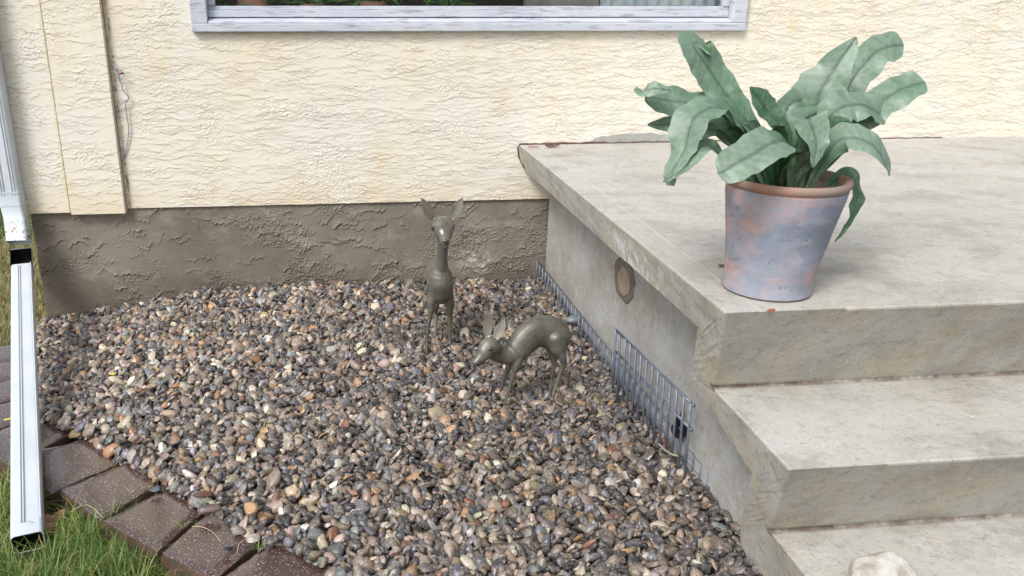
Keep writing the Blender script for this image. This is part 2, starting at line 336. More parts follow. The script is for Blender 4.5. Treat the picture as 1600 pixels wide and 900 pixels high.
# ------------------------------------------------------------------ relief panels (trowelled plaster, real geometry)
def smooth_noise(h, w, ch, cw, rg):
    """bilinear-cubic value noise of h x w samples with cell ch x cw"""
    gh, gw = int(h/ch)+3, int(w/cw)+3; g = rg.random((gh, gw))
    yy = np.arange(h)/ch; xx = np.arange(w)/cw
    yi = yy.astype(int); xi = xx.astype(int); fy = yy-yi; fx = xx-xi
    fy = fy*fy*(3-2*fy); fx = fx*fx*(3-2*fx)
    a = g[yi][:,xi]; b = g[yi][:,xi+1]; c = g[yi+1][:,xi]; d = g[yi+1][:,xi+1]
    return (a*(1-fx)+b*fx)*(1-fy)[:,None]+(c*(1-fx)+d*fx)*fy[:,None]
def relief(x0, x1, z0, z1, step, dens, amp, Lmin, Lmax, seed, jag=.004, slope=.10, lump=.0006, tl=(.006,.022), dw=.0019):
    rg = np.random.default_rng(seed)
    w = int(round((x1-x0)/step))+1; h = int(round((z1-z0)/step))+1
    H = np.zeros((h, w)); D = np.zeros((h, w)); Hi = np.zeros((h, w))
    zz = np.arange(h)*step
    for k in range(int((x1-x0)*(z1-z0)*dens)):
        L = rg.uniform(Lmin, Lmax)*rg.choice([.5,1,1,1.5]); n = max(8, int(L/step))
        i0 = rg.integers(-n//2, w-n//2)
        steps = np.cumsum(rg.normal(0, 1, n)); steps -= np.linspace(0, steps[-1], n)
        jg = np.interp(np.arange(n), np.arange(0, n+3, 3), rg.normal(0, 1, len(np.arange(0, n+3, 3))))
        t = np.arange(n)
        zc = rg.uniform(-.02, z1-z0+.02)+rg.normal(0, slope)*(t-n/2)*step+steps*jag*.16+jg*jag*.45+np.sin(t*step*rg.uniform(20,60)+rg.uniform(0,6))*jag*rg.uniform(.4,1.8)
        fade = np.minimum(1, np.minimum(t, n-1-t)/(n*.18)); a = amp*rg.uniform(.35,1)*fade*(np.interp(t, np.arange(0, n+12, 12), rg.uniform(.25,1,len(np.arange(0, n+12, 12)))))
        tail = rg.uniform(*tl)
        lo = max(0, i0); hi = min(w, i0+n)
        if hi <= lo: continue
        s = slice(lo-i0, hi-i0); z = zc[s]; aa = a[s]
        r0 = max(0, int((z.min()-.01)/step)); r1 = min(h, int((z.max()+tail*3)/step)+1)
        if r1 <= r0: continue
        dzm = zz[r0:r1,None]-z[None]
        prof = np.where(dzm > 0, np.exp(-dzm/tail), np.exp(dzm/.0012))*aa[None]
        H[r0:r1, lo:hi] = np.maximum(H[r0:r1, lo:hi], prof)+.25*np.minimum(H[r0:r1, lo:hi], prof)
        k_ = (aa/amp)[None]
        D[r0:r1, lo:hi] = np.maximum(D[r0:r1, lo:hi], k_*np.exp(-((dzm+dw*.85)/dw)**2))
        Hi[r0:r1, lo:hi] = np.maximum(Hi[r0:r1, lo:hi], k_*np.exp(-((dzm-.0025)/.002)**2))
    patch = smooth_noise(h, w, .09/step, .14/step, rg); patch = np.clip((patch-.5)*4, 0, 1)
    fine = smooth_noise(h, w, .005/step, .008/step, rg)
    H += lump*4*patch*np.clip(fine-.55, 0, 1)*2+lump*smooth_noise(h, w, .03/step, .05/step, rg)
    D = np.maximum(D, .8*patch*np.clip((.30-fine)*5, 0, 1)*rg.random((h, w)).clip(.3, 1))
    return H, D, Hi
def panel(name, x0, x1, z0, z1, y, mat, parent, step=.0028, holes=(), back=.03, **kw):
    H, D, Hi = relief(x0, x1, z0, z1, step, **kw)
    h, w = H.shape
    X, Z = np.meshgrid(np.linspace(x0, x1, w), np.linspace(z0, z1, h))
    V = np.stack([X, y-H, Z], -1).reshape(-1, 3)
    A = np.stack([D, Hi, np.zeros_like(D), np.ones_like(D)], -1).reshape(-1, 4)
    idx = np.arange(h*w).reshape(h, w)
    Q = np.stack([idx[:-1,:-1], idx[:-1,1:], idx[1:,1:], idx[1:,:-1]], -1).reshape(-1, 4)
    if holes:
        cx = (X[:-1,:-1]+step/2).ravel(); cz = (Z[:-1,:-1]+step/2).ravel(); keep = np.ones(len(Q), bool)
        for a, b, c_, d in holes: keep &= ~((cx > a) & (cx < b) & (cz > c_) & (cz < d))
        Q = Q[keep]
    # border skirt so the panel has thickness
    ring = np.concatenate([idx[0,:], idx[1:,-1], idx[-1,-2::-1], idx[-2:0:-1,0]])
    Vb = V[ring].copy(); Vb[:,1] = y+back; n0 = len(V); m_ = len(ring)
    bi = n0+np.arange(m_)
    Qb = np.stack([np.roll(ring,-1), ring, bi, np.roll(bi,-1)], -1)
    V = np.concatenate([V, Vb]); A = np.concatenate([A, A[ring]]); Q = np.concatenate([Q, Qb])
    return npmesh(name, V, Q, mat, {'dirt_and_highlight': A}, parent)

# ------------------------------------------------------------------ ground
def sstep(a, b, x):
    t = np.clip((x-a)/(b-a), 0, 1); return t*t*(3-2*t)
def gz(x, y):
    """top of the gravel"""
    return .038*sstep(-1.5, 0, y)*sstep(-1.3,-.3,x)-.072*sstep(-.55, -1.45, x)+.02*sstep(-.5,-.0,y)*sstep(-1.5,-1.0,x)
g = MB(); g.add([(-150,-150,-.16),(150,-150,-.16),(150,150,-.16),(-150,150,-.16)], [(0,1,2,3)])
tag(g.build('ground', EARTH), kind='structure')
def axy(u, v, z): p = at(u, v, 'z', z); return (p.x, p.y)
inner = [(-1.46,-.02),(-1.43,-.28),(-1.385,-.48),(-1.325,-.67),(-1.255,-.86),(-1.165,-1.02),axy(60,652,-.06),axy(114,673,-.06),axy(140,684,-.052),axy(190,721,-.05),axy(250,753,-.034),axy(315,796,-.02),axy(404,842,-.006),axy(508,884,.002),axy(600,918,.002),axy(720,955,0),axy(860,990,0),axy(1020,1010,0),axy(1150,1010,0),(1.165,-2.60)]
poly = inner+[(1.10,-.02)]
def inside(px_, py_, P):
    r = np.zeros(np.shape(px_), bool); n = len(P)
    for i in range(n):
        x1,y1 = P[i]; x2,y2 = P[(i+1)%n]
        cnd = ((y1 > py_) != (y2 > py_)) & (px_ < (x2-x1)*(py_-y1)/(y2-y1+1e-12)+x1); r ^= cnd
    return r
# soil bed below the stones
b = MB(); top = [(x, y, float(gz(x,y))-.055) for x, y in poly]; b.prism([(x,y,-.158) for x,y in poly], top)
tag(b.build('gravel_bed_soil', EARTH), kind='structure')

# ------------------------------------------------------------------ house
house = thing('house', 'cream stucco house wall with a parged grey foundation and wide white window', 'house', (0,.1,-.16))
WX0, WX1, WZ0 = -.621, 1.978, 1.283
panel('wall', -1.0, 4.2, .472, 1.62, 0, STUCCO, house, holes=[(WX0+.01, WX1-.01, WZ0+.01, 2)],
      step=.0022, dens=1150, amp=.0021, Lmin=.04, Lmax=.24, seed=3, jag=.0052, slope=.07, tl=(.004,.013), dw=.0013)
b = MB(); 
b.box(-1.47,4.2,.032,.25,.476,WZ0+.03); b.box(-1.47,WX0+.02,.032,.25,WZ0+.03,2.7); b.box(WX1-.02,4.2,.032,.25,WZ0+.03,2.7); b.box(WX0+.02,WX1-.02,.032,.25,2.45,2.7)
b.box(-1.0,WX0+.01,.0,.031,1.622,2.7); b.box(WX1-.01,4.2,.0,.031,1.622,2.7); b.box(WX0+.01,WX1-.01,0,.031,2.44,2.7)
b.box(-1.47,-1.25,.25,6,.476,2.7)
b.build('wall', STUCCO, house)
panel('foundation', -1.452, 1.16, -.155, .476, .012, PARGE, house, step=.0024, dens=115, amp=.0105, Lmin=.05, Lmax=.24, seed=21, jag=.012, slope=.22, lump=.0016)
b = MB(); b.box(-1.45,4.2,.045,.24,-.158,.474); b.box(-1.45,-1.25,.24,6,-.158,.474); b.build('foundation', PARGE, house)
panel('corner_board', -1.464, -1.262, .462, 1.62, -.018, STUCCO, house, back=.05, step=.0022, dens=1000, amp=.0021, Lmin=.04, Lmax=.14, seed=5, jag=.005, slope=.14, tl=(.004,.013), dw=.0013)
panel('corner_board', -1.252, -1.004, .456, 1.62, -.034, STUCCO, house, back=.06, step=.0022, dens=1000, amp=.0021, Lmin=.04, Lmax=.16, seed=6, jag=.005, slope=.07, tl=(.004,.013), dw=.0013)
b = MB(); b.box(-1.464,-1.262,-.018,.03,1.622,2.7); b.box(-1.252,-1.004,-.034,.03,1.622,2.7); b.build('corner_board', STUCCO, house)
# window
win = MB(); f_ = .10
win.box(WX0, WX1, -.032, .03, WZ0, WZ0+.036)          # outer sill nose
win.box(WX0, WX0+.072, -.028, .03, WZ0+.0365, 2.5); win.box(WX1-.072, WX1, -.028, .03, WZ0+.0365, 2.5); win.box(WX0+.0725, WX1-.0725, -.028, .03, 2.43, 2.5)
window = win.build('window', PAINT, house, bevel=.004)
b = MB()   # sloping sill boards
b.hexa([(WX0+.073,-.022,WZ0+.037),(WX1-.073,-.022,WZ0+.037),(WX1-.073,.06,WZ0+.037),(WX0+.073,.06,WZ0+.037)],
       [(WX0+.073,-.020,WZ0+.046),(WX1-.073,-.020,WZ0+.046),(WX1-.073,.06,WZ0+.070),(WX0+.073,.06,WZ0+.070)])
b.build('sill', PAINT, window, bevel=.002)
b = MB()
b.box(WX0+.073,WX1-.073,.012,.058,WZ0+.062,WZ0+.092); b.box(WX0+.073,WX1-.073,.024,.058,WZ0+.0925,WZ0+.110)
b.box(WX0+.073,WX0+.105,.016,.058,WZ0+.1105,2.43); b.box(WX1-.105,WX1-.073,.016,.058,WZ0+.1105,2.43); b.box(WX0+.1055,WX1-.1055,.016,.058,2.39,2.43)
b.build('sash', PAINT, window, bevel=.0025)
b = MB(); b.box(WX0+.10,WX1-.10,.040,.044,WZ0+.105,2.40); b.build('pane', GLASS, window)
# room behind the glass
b = MB(); b.box(-1.2,2.6,1.6,1.65,.5,2.7); b.box(-1.25,-1.2,.25,1.65,.5,2.7); b.box(2.6,2.65,.25,1.65,.5,2.7); b.box(-1.2,2.6,.25,1.65,.6,.65); b.box(-1.2,2.6,.25,1.65,2.65,2.7)
b.box(-.6,1.95,.06,.30,1.27,1.30)
b.build('room', DARKROOM, house)
def leafmesh(mb, P, d, n, L, w, cup=.15, droop=.3, seg=6):
    """simple pointed leaf: base P, direction d, normal n"""
    d = d.normalized(); s = d.cross(n).normalized(); n = s.cross(d)
    vs = []; fs = []
    for i in range(seg+1):
        t = i/seg; ww = w*math.sin(math.pi*min(1,.06+.94*t)**.8)*.5+.0004
        c = P+d*(L*t)-n*(droop*L*t*t)
        vs += [c-s*ww+n*(cup*ww), c, c+s*ww+n*(cup*ww)]
    for i in range(seg): a = i*3; fs += [(a,a+1,a+4,a+3),(a+1,a+2,a+5,a+4)]
    mb.add(vs, fs)
def houseplant(x, sc, label):
    t = thing('houseplant', label, 'plant', (x,.17,1.30), 'houseplants behind the window')
    b = MB(); b.lathe([(.05*sc,0),(.065*sc,.1*sc),(.06*sc,.1*sc),(.05*sc,.08*sc)], (x,.17,1.301), 20); b.build('pot', RIM, t, smooth=True)
    b = MB()
    for k in range(46):
        a = random.uniform(0, 6.28); e = random.uniform(-.4, 1.1)
        d = Vector((math.cos(a)*math.cos(e), math.sin(a)*math.cos(e)*.3, math.sin(e)))
        P0 = Vector((x+d.x*.05, .17+d.y*.04, 1.36+random.uniform(0,.12)))
        leafmesh(b, P0, d, Vector((0,-.3,1)), random.uniform(.07,.13)*sc, random.uniform(.035,.06)*sc)
    b.build('foliage', IVY, t, smooth=True)
houseplant(-.36, 1.2, 'leafy green houseplant inside at the left end of the window')
houseplant(-.08, 1.0, 'leafy houseplant inside the window, second from the left')
houseplant(.20, 1.1, 'leafy houseplant inside the window, third from the left')
houseplant(.55, .9, 'small leafy houseplant behind the glass near the middle of the window')
b = MB(); n = 60
pts = [(1.30+.62*i/n, .13+.010*math.sin(i*1.1)) for i in range(n+1)]
b.add([(x,y,1.33) for x,y in pts]+[(x,y,2.4) for x,y in pts], [(i,i+1,n+2+i,n+1+i) for i in range(n)])
o = b.build('curtain', CURTAIN, smooth=True); tag(o, 'pale curtain hanging behind the right end of the window', 'curtain')
b = MB(); b.box(.93,1.29,.11,.16,1.301,1.62); o = b.build('storage_box', plain('grey_cardboard', srgb(168,160,154), srgb(150,144,140), .9), bevel=.004); tag(o, 'grey box standing on the inner sill left of the curtain', 'box')

# ------------------------------------------------------------------ concrete porch with steps
porch = thing('concrete_steps', 'weathered concrete porch with two steps in front of the stucco wall', 'steps', (1.8,-1.2,-.16))
XR = 4.2
def sx_(z): return .902+(.748-z)*.247
prof = [(0,.748),(-2.272,.748),(-2.125,.478),(-2.515,.470),(-2.375,.205),(-2.80,.196),(-2.68,-.158),(0,-.158)]
def rough_edge(P, Q, n, amp, rg):
    return [tuple(np.array(P)+(np.array(Q)-np.array(P))*(i/n)+(rg.normal(0,amp,2) if 0 < i < n else 0)) for i in range(n)]
def bevelled(bm, name, test, w):
    lay = bm.edges.layers.float.new('bevel_weight_edge')
    for e in bm.edges:
        if len(e.link_faces) == 2 and e.calc_face_angle(0) > .5 and test(e): e[lay] = 1
    me = bpy.data.meshes.new(name); bm.to_mesh(me); bm.free()
    o = link(name, me, CONC, porch, False, w); o.modifiers[0].limit_method = 'WEIGHT'; return o
bm = bmesh.new(); A = [bm.verts.new((1.2, y, z)) for y, z in prof]; B = [bm.verts.new((XR, y, z)) for y, z in prof]
bm.faces.new(B); n = len(prof)
for i in range(n): bm.faces.new((A[i], A[(i+1)%n], B[(i+1)%n], B[i]))
bmesh.ops.recalc_face_normals(bm, faces=bm.faces)
bevelled(bm, 'step_block', lambda e: all(v.co.y < -.01 for v in e.verts) and abs(e.verts[0].co.x-e.verts[1].co.x) > .1, .008)
OUT = [(0,.748),(-2.272,.748),(-2.125,.478),(-2.515,.470),(-2.375,.205),(-2.375,-.158)]
INN = [(-.001,.622),(-2.08,.632),(-1.965,.425),(-2.315,.335),(-2.195,.09),(-2.16,-.158)]
rg = np.random.default_rng(4)
def sub(P, n, amp):
    out = []
    for i in range(len(P)-1):
        for k in range(n): out.append(np.array(P[i])+(np.array(P[i+1])-np.array(P[i]))*(k/n)+(rg.normal(0,amp,2) if k else 0))
    return out+[np.array(P[-1])]
so_, si_ = sub(OUT, 16, 0), sub(INN, 16, .0022)
bm = bmesh.new(); NA = 5; G_ = []
for a_, c_ in zip(so_, si_):
    row = []
    for k in range(NA+1):
        y, z = a_+(c_-a_)*(k/NA); row.append(bm.verts.new((sx_(z)+(rg.normal(0,.0007) if 0 < k < NA else 0), y, z)))
    G_.append(row)
for i in range(len(G_)-1):
    for k in range(NA): bm.faces.new((G_[i][k], G_[i][k+1], G_[i+1][k+1], G_[i+1][k]))
def wall_(row):
    bk = [bm.verts.new((1.2, v.co.y, v.co.z)) for v in row]
    for i in range(len(row)-1): bm.faces.new((row[i], row[i+1], bk[i+1], bk[i]))
wall_([g[0] for g in G_[:16*4+1]]); wall_([g[NA] for g in G_])
q = [bm.verts.new((sx_(z), y, z)) for y, z in ((-2.375,.205),(-2.80,.196),(-2.68,-.158),(-2.375,-.158))]; bm.faces.new(q); wall_(q[:3])
bmesh.ops.remove_doubles(bm, verts=bm.verts, dist=.0003); bmesh.ops.recalc_face_normals(bm, faces=bm.faces)
def onout(e):
    for v in e.verts:
        if v.co.x > 1.19: return False
    a_, c_ = e.verts[0].co, e.verts[1].co; m_ = (a_+c_)/2
    return any(abs((m_.z-p[1])*(q_[0]-p[0])-(m_.y-p[0])*(q_[1]-p[1])) < .0006 for p, q_ in zip(OUT[:-1], OUT[1:])) and m_.y > -2.6
bevelled(bm, 'side_band', onout, .006)
PP = [(-.001,-.158),(-.001,.63),(-2.07,.63),(-2.09,.45),(-2.34,.44),(-2.32,-.158)]
b = MB(); b.prism([(1.068+.025*-y, y, z) for y, z in PP], [(1.19, y, z) for y, z in PP])
b.build('side_panel', PANEL, porch)
# slim dirt line / sealant where slab meets wall
b = MB(); pts = []; rg2 = random.Random(3)
for i in range(90): x = .905+i*.025; pts.append(Vector((x, -.007+rg2.uniform(-.003,.002), .752+rg2.uniform(-.002,.003))))
b.tube(pts, [rg2.uniform(.0025,.006) if i < 18 else .0022 for i in range(90)], 5); b.build('joint_debris', DARKLEAF, porch)
b = MB(); pts = [Vector((.905+.0*i, -.006, .752)) for i in range(1)]+[Vector((.893,-.012,.735)),Vector((.899,-.014,.69)),Vector((.925,-.016,.64)),Vector((.955,-.016,.615))]
b.tube(pts, .004, 5); b.build('joint_debris', DARKLEAF, porch)
# mortar patch on side panel
def blob(c, ry, rz, x, seed, n=26, lump=.05):
    rr = random.Random(seed); off = [1+rr.uniform(-lump,lump) for _ in range(n)]
    return [(x, c[0]+ry*off[i]*math.cos(2*math.pi*i/n), c[1]+rz*off[i]*math.sin(2*math.pi*i/n)) for i in range(n)]
pc = (-1.075,.413)
px0 = 1.068+.06*(1.075/2.4)
b = MB(); b.prism(blob(pc,.112,.088,px0-.004,1), blob(pc,.118,.094,px0+.02,1)); mp_ = b.build('mortar_patch', MORTAR, porch, bevel=.003)
b = MB(); b.prism(blob((pc[0]-.012,pc[1]-.006),.062,.055,px0-.008,2,26,.05), blob((pc[0]-.012,pc[1]-.006),.064,.057,px0-.001,2,26,.05)); b.build('plug', PLUG, mp_, bevel=.002)
# grey stucco repair at the wall above the porch
b = MB(); pr_ = [(1.25,.752)]+[(1.25+.46*i/14, .752+.045*math.sin(math.pi*(.12+.7*i/14))+random.uniform(-.004,.004)) for i in range(1,14)]+[(1.71,.752)]
b.prism([(x,-.006,z) for x,z in pr_], [(x,.01,z) for x,z in pr_]); b.build('repair_patch', PANEL, house)
# pale stone at lower right on the lowest step
def rock(c, r, seed, sub=4, planes=11):
    rg_ = np.random.default_rng(seed); bm = bmesh.new(); bmesh.ops.create_icosphere(bm, subdivisions=sub, radius=1)
    V = np.array([v.co[:] for v in bm.verts]); F_ = [tuple(v.index for v in f.verts) for f in bm.faces]; bm.free()
    N = rg_.normal(size=(planes,3)); N /= np.linalg.norm(N,axis=1)[:,None]; dd = rg_.uniform(.62,.95,planes)
    q = np.clip(V@N.T, .05, None)/dd; rad = (q**16).sum(1)**(-1/16); rad = np.minimum(rad, 1.15)
    V = V*rad[:,None]*np.array(r)+np.array(c); return V, F_
ROCKP = tuple(at(1378,905,'z',.235))
V, F_ = rock(ROCKP, (.062,.055,.055), 9, 5, 16)
b = MB(); b.add(V, F_); o = b.build('landscape_stone', PALE, smooth=True, origin=ROCKP); tag(o, 'pale whitish rough stone on the lowest concrete step', 'stone')

# ------------------------------------------------------------------ downspout and its extension
def rrect(c, a, bb, w, h, r=.012, k=4):
    """rounded rectangle ring centred c, axes a (width) and bb (height)"""
    out = []
    for sx, sy, a0 in ((1,1,0),(-1,1,90),(-1,-1,180),(1,-1,270)):
        for i in range(k+1):
            t = R(a0+90*i/k); out.append(c+a*(sx*(w/2-r)+r*math.cos(t))+bb*(sy*(h/2-r)+r*math.sin(t)))
    return out
def pipe(mb, cs, ax, w, h, inner_off=.0022):
    rings = [rrect(c, a, bb, w, h) for c, (a, bb) in zip(cs, ax)]
    ri = [rrect(c, a, bb, w-2*inner_off, h-2*inner_off) for c, (a, bb) in zip(cs, ax)]
    mb.loft(rings, cap=False); mb.loft(ri, cap=False)
    n = len(rings[0])
    for e in (0, -1): mb.add(rings[e]+ri[e], [(i,(i+1)%n,n+(i+1)%n,n+i) for i in range(n)])
dsp = thing('downspout', 'white metal downspout running down the house corner', 'downspout', (-1.51,-.075,.3))
X, Y, Z = Vector((1,0,0)), Vector((0,1,0)), Vector((0,0,1))
b = MB(); dc = [Vector((-1.497,-.062,2.7)), Vector((-1.497,-.062,.56))]
pipe(b, dc, [(X,Y),(X,Y)], .092, .070)
for k in (-.030,-.018,.018,.030): b.tube([Vector((-1.497+k,-.1,2.7)), Vector((-1.497+k,-.1,.57))], .0025, 6)
b.build('pipe', GUT, dsp, smooth=R(40))
b = MB()
d2 = Vector((.10,-.55,-.83)).normalized(); n2 = X.cross(d2).normalized(); x2 = d2.cross(n2)*-1
cs = [Vector((-1.497,-.062,.585)), Vector((-1.496,-.064,.50)), Vector((-1.488,-.078,.455)), Vector((-1.472,-.135,.355))]
ax = [(X,Y),(X,Y),(X,(Y+Vector((0,0,-.35))).normalized()),(X,(Y+Vector((0,0,-.62))).normalized())]
pipe(b, cs, ax, .096, .074)
for z in (.583,.52): pipe(b, [Vector((-1.497,-.062,z+.005)), Vector((-1.497,-.062,z-.005))], [(X,Y),(X,Y)], .100, .078)
b.build('elbow', GUT, dsp, smooth=R(40))
ext = thing('downspout_extension', 'white ribbed metal downspout extension lying over the pavers onto the grass', 'downspout', (-1.1,-1.4,-.1))
P0 = at(33, 412, 'y', -.20); P0.z += .0
P1 = CAM+(rt*((44-PX)/F)+dn*((848-PY)/F)+fw)*2.42
dd = (P1-P0).normalized(); sd_ = dd.cross(Z).normalized(); up = sd_.cross(dd).normalized()
if sd_.x < 0: sd_ = -sd_
b = MB(); PA = P0-up*.035; PB = P1
pipe(b, [PA+(PB-PA)*t for t in (0,.33,.66,1)], [(sd_,up)]*4, .088, .070)
for k in (-.014,-.006): b.tube([PA+sd_*k+up*.0385+dd*.02, PB+sd_*k+up*.0385-dd*.05], .0022, 6)
b.tube([PA+sd_*.040+up*.038, PB+sd_*.040+up*.038-dd*.05], .0022, 6)
tb = b.build('tube', GUT, ext, smooth=R(40))
b = MB()   # cut-away inlet: floor and cheeks reaching back under the elbow
def trough(b, wi, hi, d0, lift, cheek):
    F0_ = [PA-up*hi-sd_*wi, PA-up*hi+sd_*wi, PA-up*hi+sd_*wi-dd*d0+up*lift, PA-up*hi-sd_*wi-dd*d0+up*lift]
    b.add(F0_, [(0,1,2,3)])
    for s in (-1, 1):
        q = PA+sd_*(s*wi); e = q-dd*d0+up*lift
        b.add([q+up*hi, q-up*hi, e-up*hi, e+up*cheek], [(0,1,2,3)])
    b.add([F0_[3], F0_[2], F0_[2]+up*(cheek+hi), F0_[3]+up*(cheek+hi)], [(0,1,2,3)])
trough(b, .0455, .036, .17, 0, .030); b.build('inlet', GUT, ext)
b = MB(); trough(b, .0435, .0335, .168, 0, .027); b.build('inlet_shade_lining', BLACK, ext)  # black lining paints the shade inside the open inlet
b = MB()   # dark lining: grime plus the tube's inner shade painted in
pipe(b, [PA+dd*.004+(PB-PA)*t*.9965 for t in (0,1)], [(sd_,up)]*2, .0832, .0652, .001); b.build('inner_shade_lining', GUTIN, ext)
b = MB(); pipe(b, [cs[3]+Vector((0,.012,.018))+(cs[2]-cs[3])*.0, cs[2]], [ax[3],ax[2]], .090, .068, .001); b.build('inner_shade_lining', BLACK, dsp)  # black lining added as painted shade within the elbow
b = MB(); w0 = PB-up*.034+dd*.004; b.tube([w0, w0+Vector((.001,-.012,-.012)), w0+Vector((.0,-.018,-.035)), w0+Vector((.001,-.02,-.08))], [.004,.003,.002,.0015], 6)
M = Mat('water', .02, .5); M.color((.95,.97,1,1)); M.b.inputs['Transmission Weight'].default_value = 1; M.b.inputs['IOR'].default_value = 1.33
o = b.build('water_trickle', M.m, smooth=True); tag(o, 'thin trickle of water dripping from the open end of the downspout extension', 'water')

# ------------------------------------------------------------------ wire with cap on the wall
cb = thing('loose_cable', 'grey electrical cable with red capped ends dangling down the stucco', 'cable', tuple(at(184,115,'y',-.01)))
wp = lambda L: [at(u, v, 'y', y_) for u, v, y_ in L]
def smoothpts(P, k=5):
    out = []
    for i in range(len(P)-1):
        a = P[max(0,i-1)]; b_ = P[i]; c_ = P[i+1]; d = P[min(len(P)-1,i+2)]
        for j in range(k):
            t = j/k; out.append(.5*((2*b_)+(c_-a)*t+(2*a-5*b_+4*c_-d)*t*t+(3*b_-a-3*c_+d)*t**3))
    return out+[P[-1]]
b = MB(); b.tube(smoothpts(wp([(180,108,.0),(184,118,-.02),(190,132,-.02),(192,141,-.02),(201,152,-.02),(196,163,-.02),(198,180,-.015),(201,200,-.012),(200,215,-.01),(197,235,-.008),(191,252,-.005)])), .0028, 6)
b.tube(smoothpts(wp([(186,122,-.024),(182,116,-.02),(180,110,-.01),(184,106,-.01),(187,114,-.03),(183,124,-.03)])), .0025, 6)
b.tube(smoothpts(wp([(199,156,-.022),(190,162,-.02),(184,170,-.015),(181,180,-.01),(179,192,-.006)])), .0024, 6)
b.tube(smoothpts(wp([(184,112,-.02),(182,104,-.02),(180,97,-.015)])), .0012, 5)
b.build('wire', CABLE, cb, smooth=True)
b = MB(); p = at(188,115,'y',-.035); b.ball(p, (.007,.005,.005), 6); b.build('cap', RED, cb, smooth=True)
b = MB(); p = at(192,114.5,'y',-.035); b.ball(p, .005, 6); b.build('cap', BLACK, cb, smooth=True)

# ------------------------------------------------------------------ pavers
def paver(quad, top, label, h=.115, seed=0):
    """quad: inner-a, inner-b, outer-b, outer-a (xy)"""
    rr = random.Random(seed); bm = bmesh.new(); q = [Vector((x,y,0)) for x,y in quad]; n = 12; m_ = 12
    c_ = sum(q, Vector())/4; tilt = (rr.uniform(-.03,.03), rr.uniform(-.03,.03))
    grid = {}
    def P(i, j): u = i/n; v = j/m_; return (q[0]*(1-u)+q[1]*u)*(1-v)+(q[3]*(1-u)+q[2]*u)*v
    for i in range(n+1):
        for j in range(m_+1):
            p = P(i, j); e = min(i, n-i, j, m_-j)
            z = top+(p.x-c_.x)*tilt[0]+(p.y-c_.y)*tilt[1]-(.006 if e == 0 else .0012 if e == 1 else 0)*(1+rr.uniform(-.25,.3))
            if e == 0: p = p+(p-c_).normalized()*rr.uniform(-.0012,.0004)
            grid[i,j] = bm.verts.new((p.x, p.y, z))
    for i in range(n):
        for j in range(m_): bm.faces.new((grid[i,j], grid[i+1,j], grid[i+1,j+1], grid[i,j+1]))
    loop = [(i,0) for i in range(n)]+[(n,j) for j in range(m_)]+[(i,m_) for i in range(n,0,-1)]+[(0,j) for j in range(m_,0,-1)]
    prev = [grid[k] for k in loop]
    for lv, dz in enumerate((.010,.03,.05,.07,.095,h)):
        cur = []
        for kk, k in enumerate(loop):
            v0 = grid[k].co; outer = k[1] == m_
            off = (v0-Vector((c_.x,c_.y,v0.z))).normalized()*( (.002+.004*lv/3+rr.uniform(-.005,.006)*min(1,lv*.7)) if outer else rr.uniform(-.001,.001)+(.003 if lv else .002))
            cur.append(bm.verts.new((v0.x+off.x, v0.y+off.y, top-dz-(rr.uniform(0,.006) if outer else 0))))
        L_ = len(loop)
        for a_ in range(L_): bm.faces.new((prev[a_], cur[a_], cur[(a_+1)%L_], prev[(a_+1)%L_]))
        prev = cur
    bm.faces.new(prev[::-1]); bmesh.ops.recalc_face_normals(bm, faces=bm.faces)
    o0 = Vector((c_.x, c_.y, top-h))
    for v in bm.verts: v.co -= o0
    me = bpy.data.meshes.new('edging_paver'); bm.to_mesh(me); bm.free()
    o = link('edging_paver', me, PAVER, None, R(38), 0, o0)
    return tag(o, label, 'paver', 'brown concrete edging pavers around the gravel')
def pxq(L, z): return [tuple(at(u, v, 'z', z)[:2]) for u, v in L]
PV = [
 ([(-1.405,-.30),(-1.365,-.47),(-1.57,-.56),(-1.63,-.36)], -.070, 'paver farthest back in the edging, beside the house corner'),
 ([(-1.36,-.49),(-1.31,-.66),(-1.51,-.77),(-1.56,-.58)], -.068, 'paver second farthest back in the edging, left of the downspout extension'),
 ([(-1.305,-.68),(-1.24,-.845),(-1.44,-.985),(-1.505,-.79)], -.066, 'brown paver left of the downspout extension with the grass behind it'),
 ([(-1.235,-.865),(-1.15,-1.02),(-1.33,-1.19),(-1.43,-1.01)], -.064, 'damp paver half hidden by the middle of the downspout extension'),
 (pxq([(52,648),(112,672),(14,728),(-45,690)], -.062), -.062, 'dark paver poking out right of the downspout extension'),
 (pxq([(140,684),(189,721),(79,766),(8,712)], -.052), -.052, 'wet shiny paver just right of the downspout extension, reflecting the sky'),
 (pxq([(200,722),(249,753),(157,809),(94,762)], -.034), -.034, 'third visible paver right of the downspout extension, with its chipped front face'),
 (pxq([(262,760),(315,796),(246,862),(161,812)], -.018), -.018, 'speckled brown paver next to the wood chip'),
 (pxq([(331,796),(404,842),(333,902),(253,863)], -.006), -.006, 'brown paver carrying a small dark pebble on top'),
 (pxq([(428,842),(510,884),(440,960),(338,908)], .002), .002, 'rightmost paver at the bottom edge, stones spilling onto it'),
 (pxq([(520,890),(610,925),(560,1000),(460,970)], .002), .002, 'paver just below the frame after the rightmost visible one')]
for i, (q, t, l) in enumerate(PV[:-1]): paver(q, t, l, seed=i)

